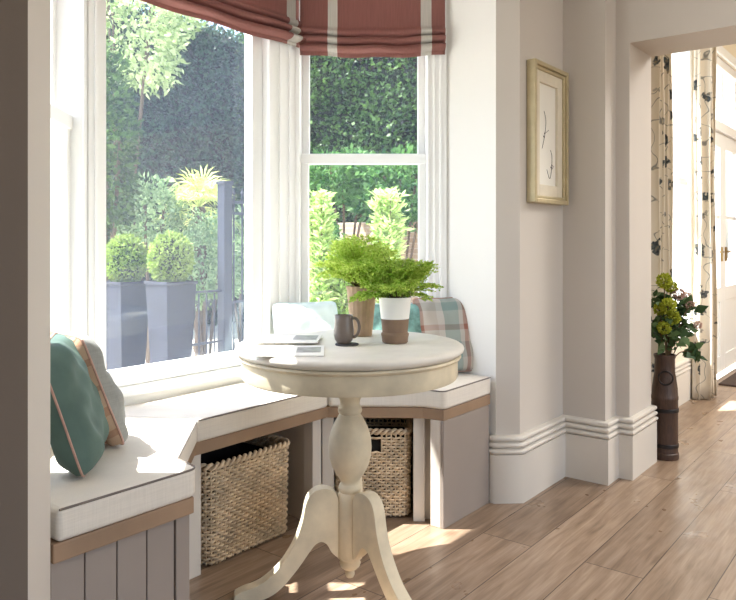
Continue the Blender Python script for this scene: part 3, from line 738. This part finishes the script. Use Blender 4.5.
# ------------------------------------------------------------------ pillows
def pillow(c, az, lean, w, h, th, mats, label, roll=0, pipe='pipe_p', seed=0, yaw_uv=1):
    """c = middle of the bottom edge; az = direction of the front normal in plan; lean tilts it back"""
    nh = Vector((math.cos(az), math.sin(az), 0)); e1 = Vector((-nh.y, nh.x, 0))
    up = (Vector((0, 0, 1))*math.cos(lean)-nh*math.sin(lean)); fr = e1.cross(up).normalized()
    cr_, sr_ = math.cos(roll), math.sin(roll); E1 = e1*cr_+up*sr_; UP = up*cr_-e1*sr_
    rd = random.Random(seed)
    n = 28
    ce = Vector(c)+up*(h/2)
    t = thing('throw_pillow', tuple(c), label, 'pillow')
    def outline(u, v):
        x = u*(1-.05*(1-v*v)*u*u-.07*(u*v)**6); y = v*(1-.05*(1-u*u)*v*v-.07*(u*v)**6)
        return x*w/2, y*h/2
    ph = [rd.uniform(0, 6) for _ in range(4)]
    def pos(u, v, s):
        x, y = outline(u, v)
        k = max(0, (1-abs(u)**3.4)*(1-abs(v)**3.4))**.5
        wr = 1+.07*math.sin(4*u+ph[0]+3*v)+.06*math.sin(8*v+ph[1]-5*u)+.035*math.sin(13*u+9*v+ph[3])
        sag = -.03*h*(1-v)*.5*k
        crease = .014*k*math.sin(9*u*v+ph[2])*(abs(u*v))**.7
        return ce+E1*x+UP*(y+sag)+fr*(s*(th/2*k*wr+crease))
    m = MB(); uv = []; vs = []
    for s in (1, -1):
        for i in range(n+1):
            for j in range(n+1):
                u, v = -1+2*i/n, -1+2*j/n; vs.append(pos(u, v, s)); uv.append(((u+1)/2, (v+1)/2))
    q = (n+1)**2
    fs = [(i*(n+1)+j, (i+1)*(n+1)+j, (i+1)*(n+1)+j+1, i*(n+1)+j+1) for i in range(n) for j in range(n)]
    m.add(vs[:], fs, 0); m.f += [tuple(q+a for a in f[::-1]) for f in fs]; m.mi += [1]*len(fs); m.uv = uv
    cv = m.build('cover', [MT[a] for a in mats], t, smooth=True, angle=180, origin=tuple(c))
    ed = [(-1+2*i/n, -1) for i in range(n)]+[(1, -1+2*i/n) for i in range(n)]+[(1-2*i/n, 1) for i in range(n)]+[(-1, 1-2*i/n) for i in range(n)]
    MB().tube([pos(u, v, 0) for u, v in ed], .0032, 6, closed=True).build('piping', MT[pipe], cv, smooth=True, origin=tuple(c))
    return t
D = math.radians
pillow((-1.752, .360, CT+.004), D(-36), D(18), .34, .345, .12, ('teal', 'teal'), 'dark teal velvet pillow with pink piping, nearest the left pier', seed=1)
pillow((-1.602, .540, CT+.004), D(-9), D(21), .30, .345, .12, ('pgrey', 'plaid'), 'brown checked pillow with a grey back, leaning behind the dark teal pillow', seed=2)
pillow((-.555, .690, CT+.004), D(-124), D(18), .29, .33, .11, ('teal_l', 'teal'), 'teal pillow coloured pale as if sunlit, in the corner left of the plants', seed=3, pipe='teal_l')
pillow((-.282, .410, CT+.004), D(-130), D(18), .26, .32, .10, ('tealp', 'teal'), 'mottled teal pillow behind the white and brown plant pot', seed=4, pipe='teal_l')
pillow((-.112, .285, CT+.004), D(-124), D(16), .27, .34, .10, ('plaid2', 'plaid2'), 'grey and teal checked pillow against the right return wall', seed=5)

# ------------------------------------------------------------------ framed drawing
fx0, fx1, fz0, fz1 = .098, .458, 1.283, 1.905
pic = thing('framed_drawing', ((fx0+fx1)/2, .02, fz0), 'small flower drawing in a champagne gold frame on the wall', 'picture')
def rectframe(m, x0, x1, z0, z1, w, y0, y1):
    m.box(x0, x0+w, y0, y1, z0, z1).box(x1-w, x1, y0, y1, z0, z1).box(x0+w, x1-w, y0, y1, z0, z0+w).box(x0+w, x1-w, y0, y1, z1-w, z1)
fm = MB(); rectframe(fm, fx0, fx1, fz0, fz1, .020, -.026, .0185); rectframe(fm, fx0+.020, fx1-.020, fz0+.020, fz1-.020, .014, -.016, .0185)
fm.build('frame', MT['gold'], pic, bevel=.004)
sm_ = MB(); rectframe(sm_, fx0+.034, fx1-.034, fz0+.034, fz1-.034, .050, -.006, .0185)
mo = sm_.build('mount', MT['slip'], pic, bevel=.002)
MB().box(fx0+.084, fx1-.084, .006, .012, fz0+.084, fz1-.084).build('paper', MT['art'], mo)
ik = MB()
xc = (fx0+fx1)/2
def ink(pts, r): ik.tube([(x, .0045, z) for x, z in pts], r, 5)
ik_pts = [[(xc-.05, 1.53), (xc-.02, 1.60), (xc-.01, 1.66), (xc-.03, 1.70)], [(xc-.02, 1.60), (xc+.02, 1.62)], [(xc+.00, 1.44), (xc+.03, 1.40), (xc+.05, 1.44), (xc+.055, 1.50), (xc+.04, 1.53)], [(xc+.05, 1.44), (xc+.075, 1.46)]]
for q in ik_pts:
    s = smoothpath([(a, 0, b) for a, b in q], 6); ink([(p.x, p.z) for p in s], .0011)
for (a, b, r) in ((xc-.03, 1.585, .006), (xc-.022, 1.60, .004), (xc+.056, 1.462, .005), (xc+.048, 1.452, .006)): ik.tube([(a, .0058, b), (a, .0040, b+.001)], r, 10)
ik.build('ink_drawing', MT['ink'], pic)

# ------------------------------------------------------------------ room beyond the opening
RW = 'cream'
X0 = .955
struct(MB().box(X0, 1.98, -.0, .2, 0, 2.95).box(1.98, 2.85, 0, .2, 0, .46).box(1.98, 2.85, 0, .2, 2.7, 2.95).box(2.85, 2.95, 0, .2, 0, 2.95).box(2.95, 4.9, 0, .2, 2.62, 2.95).box(4.9, 6.2, 0, .2, 0, 2.95).build('wall_far_window', MT['cream']), 'cream wall of the next room with window and glazed door', 'wall')
struct(MB().box(6.2, 6.3, -4.6, .2, 0, 2.95).build('wall_far_end', MT['cream']), 'cream end wall of the next room', 'wall')
struct(MB().box(.955, 6.2, -4.75, -4.6, 0, 2.95).build('wall_far_back', MT['cream']), 'cream back wall of the next room', 'wall')
struct(MB().box(.955, 6.3, -4.75, .2, 2.95, 3.05).box(.95, .98, -4.75, .2, HC, 2.95).build('ceiling_far', MT['cream']), 'cream ceiling of the next room', 'ceiling')
struct(MB().sweep([(.957, 0), (1.72, 0)], skirt_prof()).sweep([(1.72, 0), (2.95, 0)], skirt_prof()).build('baseboard_far', MT['skirt'], smooth=True, angle=50), 'skirting board of the next room')
w4 = MB()
for a, b in ((1.98, 2.03), (2.80, 2.85)): w4.box(a, b, .03, .15, .46, 2.7)
w4.box(2.03, 2.80, .03, .15, .46, .52).box(2.03, 2.80, .03, .15, 2.64, 2.7).box(2.03, 2.80, .06, .10, 1.52, 1.57)
w4 = struct(w4.build('window_4', MT['white'], bevel=.003), 'tall bright window between floral curtains in the next room')
MB().box(2.03, 2.80, .078, .082, .52, 2.64).build('glass_pane', MT['glass'], w4)
MB().box(1.96, 2.87, -.045, .03, .455, .478).build('window_sill', MT['white'], w4, bevel=.004)
# glazed double door with transom
d1 = MB()
for a, b in ((2.95, 3.02), (4.83, 4.9)): d1.box(a, b, .02, .16, 0, 2.62)
d1.box(3.02, 4.83, .02, .16, 2.55, 2.62).box(3.02, 4.83, .02, .16, 2.02, 2.10)
d1.box(2.88, 2.95, -.02, .0, 0, 2.69).box(4.9, 4.97, -.02, .0, 0, 2.69).box(2.88, 4.97, -.02, 0, 2.62, 2.69)
d1 = struct(d1.build('door_1', MT['white'], bevel=.003), 'white glazed double door with transom lights in the next room')
for k, (a, b) in enumerate(((3.02, 3.925), (3.925, 4.83))):
    m = MB().box(a, a+.10, .05, .10, .005, 2.02).box(b-.10, b, .05, .10, .005, 2.02).box(a+.1, b-.1, .05, .10, .005, .14).box(a+.1, b-.1, .05, .10, .60, .72).box(a+.1, b-.1, .05, .10, 1.90, 2.02)
    m.box(a+.1, b-.1, .062, .088, .14, .60).box((a+b)/2-.015, (a+b)/2+.015, .055, .095, .72, 1.90).box(a+.1, b-.1, .055, .095, 1.30, 1.33)
    lf = m.build('door_leaf', MT['white'], d1, bevel=.003)
    MB().box(a+.1, b-.1, .073, .077, .72, 1.90).build('glass_pane', MT['glass'], lf)
    MB().box(a+.06 if k else b-.09, a+.085 if k else b-.065, .035, .05, 0.94, 1.06).tube([(a+.07 if k else b-.08, .03, 1.02), (a+.17 if k else b-.18, .03, 1.02)], .009, 8).build('handle', MT['brass'], lf)
tm = MB()
for a in (3.40, 3.90, 4.40): tm.box(a-.018, a+.018, .05, .10, 2.10, 2.55)
tm.build('transom_bar', MT['white'], d1)
MB().box(3.02, 4.83, .073, .077, 2.10, 2.55).build('glass_pane', MT['glass'], d1)
mt = MB().box(3.25, 4.6, -.62, -.06, .0005, .014).build('doormat', MT['rug'], None, bevel=.004, origin=(3.9, -.34, 0)); tag(mt, 'dark brown mat on the floor at the glazed door', 'mat')

def curtain(x0, x1, y, label, folds, amp, ztop=2.62, seed=0, bulge=0):
    rd = random.Random(seed); n = folds*16; K = 26
    t = thing('curtain', ((x0+x1)/2, y, .004), label, 'curtain', 'floral curtains at the far window')
    arc = [0]; P = []
    for i in range(n+1):
        u = i/n; a = 2*PI*folds*u
        P.append((x0+(x1-x0)*u+.012*math.sin(a*2+.6), y+amp*math.sin(a)+amp*.25*math.sin(a*.5+1)))
        if i: arc.append(arc[-1]+math.dist(P[-1], P[-2]))
    vs = []; uv = []
    for k in range(K+1):
        f = k/K; z = .006+(ztop-.006)*f
        for i, (x, yy) in enumerate(P):
            s = 1+.16*(1-f)**2
            vs.append(((x0+x1)/2+(x-(x0+x1)/2)*(s*(1-.05*math.sin(f*PI))), y+(yy-y)*s+.006*math.sin(f*9+i*.2), z)); uv.append((arc[i]+seed*.37, z))
    m = MB().add(vs, [(k*(n+1)+i, k*(n+1)+i+1, (k+1)*(n+1)+i+1, (k+1)*(n+1)+i) for k in range(K) for i in range(n)]); m.uv = uv
    m.build('fabric', MT['floral'], t, smooth=True, angle=180, solid=.004)
    MB().tube([(x0-.01, y, ztop+.01), (x1+.01, y, ztop+.01)], .012, 10).build('heading_rail', MT['iron'], t)
    return t
curtain(1.36, 1.70, -.115, 'cream floral curtain on the left of the far window, behind the flowers', 4, .040, seed=1)
curtain(2.60, 2.80, -.10, 'cream floral curtain on the right of the far window, beside the glazed door', 3, .042, seed=4)

# churn with flowers
vx, vy = 1.075, -.282
ch = thing('milk_churn', (vx, vy, 0), 'tall dark brown churn with a ring handle, holding the flowers', 'vase')
MB().lathe([(.001, .0), (.066, .0), (.068, .006), (.068, .03), (.064, .034), (.064, .30), (.066, .304), (.066, .318), (.064, .322), (.062, .36), (.055, .41), (.050, .44), (.049, .51), (.054, .522), (.054, .532), (.047, .532), (.044, .51), (.044, .44), (.001, .42)], (vx, vy, 0), 40).build('churn_body', MT['churn'], ch, smooth=True, angle=35)
vd = Vector((vx+2.784, vy+1.381)).normalized()
rc = (vx-vd.x*.066+vd.y*.004, vy-vd.y*.066-vd.x*.004, .425)
MB().tube([(rc[0]+vd.y*.034*math.cos(a), rc[1]-vd.x*.034*math.cos(a), rc[2]-.005+.034*math.sin(a)) for a in np.linspace(0, 2*PI, 24, endpoint=False)], .0045, 8, closed=True).build('ring_handle', MT['iron'], ch, smooth=True)
MB().lathe([(.0645, .06), (.0675, .062), (.0675, .078), (.0645, .08)], (vx, vy, 0), 40, cap=False).build('hoop', MT['iron'], ch, smooth=True)
MB().lathe([(.0645, .24), (.0675, .242), (.0675, .258), (.0645, .26)], (vx, vy, 0), 40, cap=False).build('hoop', MT['iron'], ch, smooth=True)
cr3 = Vector((.6197, -.7848, 0)); cf3 = Vector((.7848, .6197, 0))
def flower(px, py, dz, kind, r, label, group=None):
    Z = 3.74+dz; x, y = cam2(px, Z); z = 1.12-(py-240)*Z/720
    t = thing('flower_stem', (vx, vy, .43), label, 'flower', group)
    a = Vector((vx+random.uniform(-.012, .012), vy+random.uniform(-.012, .012), .43)); b = Vector((x, y, z))
    mid = a.lerp(b, .5)+Vector((0, 0, .05))
    s = smoothpath([a, mid, b], 8); stm = MB().tube(s, .0028, 5).build('stem', MT['fstem'], t)
    n = {'lime': 420, 'pink': 200}.get(kind, 0)
    if n:
        d = rng.normal(size=(n, 3)); d /= np.linalg.norm(d, axis=1)[:, None]
        c = np.array(tuple(b))+d*r*(.72+.25*rng.random(n))[:, None]
        leaves('blossom', c, d+rng.normal(size=(n, 3))*.6, r*.42, MT[kind], t, .8)
    k = 26 if kind == 'leaf' else 7
    cs = []; ds = []
    for i in range(k):
        p = s[int(len(s)*(.35+.6*random.random()))-1]; q = Vector((random.gauss(0, 1), random.gauss(0, 1), random.gauss(-.1, .6)))
        if kind == 'leaf': p = b+Vector((random.gauss(0, r*.6), random.gauss(0, r*.6), random.gauss(0, r*.7)))
        cs.append(tuple(p)); ds.append(tuple(q))
    leaves('leaves', np.array(cs), np.array(ds), .062 if kind == 'leaf' else .05, MT['fleaf'], stm, .7)
    return t
for px, py, dz, r in ((664, 281, -.02, .034), (671, 287, .02, .028), (668, 306, -.06, .034), (660, 309, -.02, .028), (673, 318, -.05, .030), (664, 328, -.07, .028)):
    flower(px, py, dz, 'lime', r, 'round lime green flower head in the dark churn', 'lime flowers in the churn')
for px, py, dz, r in ((679, 294, .0, .026), (687, 297, .05, .024), (690, 305, .0, .02), (698, 325, .02, .018)):
    flower(px, py, dz, 'pink', r, 'dusty pink flower at the right side of the bouquet in the churn', 'pink flowers in the churn')
for px, py, dz, r in ((660, 330, -.04, .05), (678, 335, -.05, .05), (668, 318, -.02, .055), (683, 322, .02, .045), (658, 300, .05, .04), (694, 352, -.02, .022), (680, 305, .05, .04)):
    flower(px, py, dz, 'leaf', r, 'leafy green sprig among the flowers in the dark churn', 'leafy sprigs in the churn')

# ------------------------------------------------------------------ garden
GZ = -.35
struct(MB().box(-40, 60, .0+1.25, 70, GZ-.1, GZ).box(-40, -2.2, .25, 1.25, GZ-.1, GZ).box(.6, 60, .21, 1.25, GZ-.1, GZ).build('ground', MT['pave']), 'pale sunlit paving of the garden', 'ground')
def hedge(x0, x1, y0, y1, z1, n, size, m, face, label, cat='hedge'):
    """face: which sides carry leaves ('-y', '-x')"""
    t = thing('ivy_hedge', ((x0+x1)/2, (y0+y1)/2, GZ), label, cat)
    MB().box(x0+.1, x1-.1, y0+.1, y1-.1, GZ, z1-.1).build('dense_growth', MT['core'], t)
    parts = []
    A = {'-y': (x1-x0)*(z1-GZ), '-x': (y1-y0)*(z1-GZ), 'top': (x1-x0)*(y1-y0)}
    tot = sum(A[f] for f in face)
    for f in face:
        k = int(n*A[f]/tot); a = rng.random(k); z = GZ+(z1-GZ)*rng.random(k)
        dep = -.10+.28*rng.random(k)**1.3
        if f == '-y':
            dep = dep-.10*np.sin(a*23)*np.sin(z*2.7)
            p = np.stack([x0+(x1-x0)*a, y0+dep, z], 1); d0 = np.array([0, -.7, -.35])
        elif f == '-x':
            dep = dep-.10*np.sin(a*19)*np.sin(z*2.7)
            p = np.stack([x0+dep, y0+(y1-y0)*a, z], 1); d0 = np.array([-.7, 0, -.35])
        else:
            p = np.stack([x0+(x1-x0)*a, y0+(y1-y0)*rng.random(k), z1-.15+.28*rng.random(k)], 1); d0 = np.array([0, -.2, .6])
        parts.append((p, d0+rng.normal(size=(k, 3))*.55))
    leaves('foliage', np.concatenate([q[0] for q in parts]), np.concatenate([q[1] for q in parts]), size, m, t, .75)
    return t
hedge(3.1, 6.05, 8.5, 9.3, 4.75, 24000, .085, MT['ivy'], ('-y', 'top', '-x'), 'tall dark ivy hedge seen through the wide middle window')
hedge(6.2, 7.0, 2.6, 9.2, 4.9, 34000, .075, MT['ivyg'], ('-x', 'top'), 'tall green ivy hedge seen through the right sash window')
def blob(name, c, r, n, size, m, label, cat, shape=(1, 1, 1), stem=True, group=None, fill=.55, base=None, aspect=.5):
    gz = GZ if base is None else base
    t = thing(name, (c[0], c[1], gz), label, cat, group)
    d = rng.normal(size=(n, 3)); d /= np.linalg.norm(d, axis=1)[:, None]
    lump = 1+.16*np.sin(d[:, 0]*6+c[0])*np.sin(d[:, 1]*5)+.1*np.sin(d[:, 2]*8+c[1])
    p = np.array(c)+d*np.array(shape)*r*(lump*(fill+(1-fill)*rng.random(n)**.5))[:, None]
    p[:, 2] = np.maximum(p[:, 2], gz+.03)
    leaves('foliage', p, d*.8+rng.normal(size=(n, 3))*.7, size, m, t, aspect)
    if stem:
        s = MB()
        for k in range(5):
            a = 2*PI*k/5; s.tube(smoothpath([(c[0]+.03*math.cos(a), c[1]+.03*math.sin(a), gz), (c[0]+r*.2*math.cos(a), c[1]+r*.2*math.sin(a), (gz+c[2])/2), (c[0]+r*.5*shape[0]*math.cos(a), c[1]+r*.5*shape[1]*math.sin(a), c[2]+r*.3)], 4), .018, 5)
        s.build('stems', MT['bark'], t)
    return t
def at(px, py, Z):
    x, y = cam2(px, Z); return (x, y, 1.12-(py-240)*Z/720)
# box balls in tall tapered planters
def planter(px, Z, label):
    x, y, _ = at(px, 280, Z); top = 1.12-41*Z/720
    t = thing('planted_box_ball', (x, y, GZ), label, 'plant', 'box balls in lead planters')
    m = MB(); wt, wb = .172, .128
    def ring(h, z): return [(x-h, y-h, z), (x+h, y-h, z), (x+h, y+h, z), (x-h, y+h, z)]
    vs = ring(wb, GZ)+ring(wt, top-.03)+ring(wt+.012, top-.03)+ring(wt+.012, top)+ring(wt-.012, top)+ring(wt-.012, top-.05)
    fs = [(3, 2, 1, 0)]
    for k in range(5): fs += [(k*4+i, k*4+(i+1) % 4, (k+1)*4+(i+1) % 4, (k+1)*4+i) for i in range(4)]
    fs.append((20, 21, 22, 23))
    m.add(vs, fs).build('planter', MT['zinc'], t, bevel=.006)
    c = np.array([x, y, top+.215]); n = 3600
    d = rng.normal(size=(n, 3)); d /= np.linalg.norm(d, axis=1)[:, None]
    rr = np.array([.205, .205, .25])
    leaves('box_foliage', c+d*rr*(.86+.14*rng.random(n))[:, None], d+rng.normal(size=(n, 3))*.7, .036, MT['box'], t, .6)
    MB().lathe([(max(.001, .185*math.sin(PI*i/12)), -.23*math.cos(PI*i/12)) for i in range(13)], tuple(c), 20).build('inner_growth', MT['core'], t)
    return t
planter(171, 7.0, 'right one of the clipped box balls in tall lead planters')
planter(126, 7.35, 'left one of the clipped box balls in tall lead planters')
# fan palm
def palm(px, py, Z, label):
    c = at(px, py, Z); t = thing('fan_palm', (c[0], c[1], GZ), label, 'palm')
    s = smoothpath([(c[0], c[1], GZ), (c[0]+.03, c[1], (GZ+c[2])/2), (c[0], c[1], c[2])], 10)
    MB().tube(s, [.07-.015*math.sin(i*2.2) for i in range(len(s))], 10).build('trunk', MT['bark'], t, smooth=True)
    rd = random.Random(5)
    for k in range(22):
        az = k*2.399; el = rd.uniform(-.75, 1.3); d = Vector((math.cos(az)*math.cos(el), math.sin(az)*math.cos(el), math.sin(el)))
        b = Vector(c); L = rd.uniform(.2, .3); hub = b+d*L
        m = MB().tube([b, hub], .008, 4)
        sd = d.cross(Vector((0, 0, 1))).normalized(); 
        for q in range(15):
            a = math.radians(-105+210*q/14); ld = (d*math.cos(a)+sd*math.sin(a)+Vector((0, 0, -.12))).normalized(); wv = ld.cross(d.cross(sd)).normalized()*.014
            l = .36*(1-.25*abs(a)/1.9); e = hub+ld*l; e.z -= .09
            mp_ = hub+ld*l*.55
            m.add([hub, mp_+wv, e, mp_-wv], [(0, 1, 2, 3)])
        m.build('frond', MT['palm'], t)
    return t
palm(199, 207, 8.9, 'sunlit fan palm behind the planters, left of the fence post')
# foliage behind
blob('garden_tree', at(122, 20, 10.0), 1.0, 5200, .10, MT['tree'], 'pale sunlit tree at the top left of the wide window', 'tree', (1, 1, .95))
blob('tall_shrub', at(108, 150, 8.2), .34, 3200, .085, MT['ivyg'], 'tall green shrub at the left edge of the wide window', 'shrub', (.95, .95, 3.2))
blob('bush', at(150, 215, 8.6), .40, 2200, .07, MT['bush'], 'grey-green bush behind the two box balls', 'bush')
blob('bush', at(207, 262, 8.5), .46, 4600, .06, MT['bush'], 'pale leafy bush under the palm, beside the fence post', 'bush', (1, 1, 1.2))
blob('bush', at(243, 255, 9.6), .55, 2600, .06, MT['bush'], 'pale bush behind the railings, right of the fence post', 'bush', (1, 1, 1.15))
# iron fence
fy = 4.85
fx = 2.53
fe = thing('iron_fence', (fx, fy, GZ), 'blue-grey iron fence with a thick square post', 'fence')
MB().box(fx-.058, fx+.058, fy-.058, fy+.058, GZ, 1.74).box(fx-.07, fx+.07, fy-.07, fy+.07, 1.74, 1.775).build('post', MT['fence'], fe, bevel=.004)
for z in (1.55, 1.42, .42): MB().box(fx+.06, fx+1.9, fy-.014, fy+.014, z-.014, z+.014).build('rail', MT['fence'], fe)
for i in range(14):
    x = fx+.13+i*.125; MB().tube([(x, fy, GZ), (x, fy, 1.62)], .010, 6).lathe([(.001, 0), (.016, .012), (.02, .03), (.001, .09)], (x, fy, 1.62), 8).build('bar', MT['fence'], fe)
for z in (.56, .0): MB().box(fx-.82, fx-.06, fy-.012, fy+.012, z-.012, z+.012).build('rail', MT['fence'], fe)
for i in range(7):
    x = fx-.15-i*.105; MB().tube([(x, fy, GZ), (x, fy, .54)], .009, 6).build('bar', MT['fence'], fe)
for i in range(3):
    x = fx-.2-i*.21; MB().tube([(x+.05*math.cos(a)*(1-a/16), fy, .42+.05*math.sin(a)*(1-a/16)) for a in np.linspace(0, 10, 26)], .007, 5).build('scroll', MT['fence'], fe)
# right window garden
gw = MB().box(5.55, 5.8, 2.7, 6.4, GZ, 1.38).build('garden_wall', MT['earth'], None, bevel=.01, origin=(5.67, 4.5, GZ)); tag(gw, 'low tan brick garden wall behind the ferns, seen in the right window', 'wall')
for px, py, Z, sh, lab in ((345, 178, 9.9, (1.25, 1.25, .55), 'laurel spilling over the garden wall, left half of the right window'), (400, 188, 9.5, (1.2, 1.2, .8), 'laurel spilling over the garden wall, right half of the right window')):
    blob('laurel_bush', at(px, py, Z), .62, 3000, .10, MT['laurel'], lab, 'bush', sh)
def feathery(px, ptop, Z, h, r, label, seed):
    c = at(px, ptop, Z); rd = random.Random(seed); t = thing('feathery_shrub', (c[0], c[1], GZ), label, 'shrub')
    st = MB(); cs = []; ds = []
    for k in range(13):
        a = rd.uniform(0, 2*PI); rr = r*math.sqrt(rd.random()); tz = c[2]-rd.random()**1.5*h*.5*(rr/r)
        top = Vector((c[0]+rr*math.cos(a), c[1]+rr*math.sin(a), tz)); b = Vector((c[0]+rr*.3*math.cos(a), c[1]+rr*.3*math.sin(a), GZ))
        s = smoothpath([b, b.lerp(top, .5)+Vector((0, 0, .04)), top], 14); st.tube(s, .006, 4)
        for i, p in enumerate(s[6:]):
            f = (i+6)/len(s)
            for j in range(16):
                aa = rd.uniform(0, 2*PI); cs.append(tuple(p+Vector((rd.gauss(0, .03), rd.gauss(0, .03), rd.uniform(-.06, .06))))); ds.append((math.cos(aa), math.sin(aa), rd.uniform(.0, .9)))
    st.build('stems', MT['bark'], t)
    leaves('foliage', np.array(cs), np.array(ds), .085, MT['bamboo'], t, .26)
blob('bush', at(318, 262, 7.4), .34, 2200, .07, MT['laurel'], 'deep green bush at the lower left of the right sash window', 'bush', (.8, .8, 1.4))
feathery(320, 196, 7.0, .9, .11, 'feathery lime shrub at the left of the right sash window', 1)
feathery(388, 196, 7.0, .9, .12, 'feathery lime shrub behind the table ferns, right of the window middle', 2)
feathery(350, 244, 7.2, .8, .18, 'shorter feathery lime shrub directly behind the tall fern pot', 3)

# ------------------------------------------------------------------ light
w = bpy.data.worlds.new('sky'); SC.world = w; w.use_nodes = True
nt = w.node_tree; bg = nt.nodes['Background']
sky = nt.nodes.new('ShaderNodeTexSky'); sky.sky_type = 'NISHITA'; sky.sun_disc = False
sky.sun_elevation = D(61); sky.sun_rotation = D(-38); sky.air_density = 1.0; sky.dust_density = 2.0; sky.altitude = 50
nt.links.new(sky.outputs[0], bg.inputs[0]); bg.inputs[1].default_value = .42
sl = bpy.data.lights.new('sun', 'SUN'); sl.energy = 14.0; sl.angle = D(.6); sl.color = (1, .982, .955)
so = bpy.data.objects.new('sun', sl); COL.objects.link(so)
dirv = Vector((.62*math.cos(D(61)), -.785*math.cos(D(61)), -math.sin(D(61))))
so.rotation_euler = dirv.to_track_quat('-Z', 'Y').to_euler(); so.location = (-5, 8, 12)
def area(name, loc, rot, sx, sy, e, col=(1, 1, 1)):
    l = bpy.data.lights.new(name, 'AREA'); l.shape = 'RECTANGLE'; l.size = sx; l.size_y = sy; l.energy = e; l.color = col
    o = bpy.data.objects.new(name, l); COL.objects.link(o); o.location = loc; o.rotation_euler = rot; return o
area('added_back_fill', (-1.0, -4.66, 1.45), (D(90), 0, 0), 2.1, 1.8, 16, (1, .99, .97))  # fill light added in the back opening, out of view
area('ceiling_light', (-.9, -2.2, HC-.02), (0, 0, 0), 1.2, 1.2, 14, (1, .97, .94))  # unseen fill panel added under the ceiling, no fitting there
area('far_room_ceiling_light', (2.6, -2.2, 2.93), (0, 0, 0), 1.4, 1.4, 75, (1, .98, .95))  # unseen fill added to brighten the next room

# ------------------------------------------------------------------ camera
cam = bpy.data.cameras.new('camera'); co = bpy.data.objects.new('camera', cam); COL.objects.link(co)
cam.sensor_width = 36; cam.lens = 720/736*36; cam.shift_y = -60/736; cam.clip_start = .05
co.location = (-2.784, -1.381, 1.12); co.rotation_euler = (PI/2, 0, math.atan2(-.7848, .6197))
SC.camera = co
vs_ = SC.view_settings; vs_.view_transform = 'Standard'; vs_.look = 'None'; vs_.gamma = 1; vs_.exposure = .88; vs_.use_curve_mapping = False
cy = SC.cycles
cy.use_denoising = True; cy.max_bounces = 10; cy.diffuse_bounces = 5; cy.transparent_max_bounces = 16; cy.transmission_bounces = 6; cy.glossy_bounces = 4
cy.sample_clamp_indirect = 8
cy.use_adaptive_sampling = True; cy.adaptive_threshold = .02
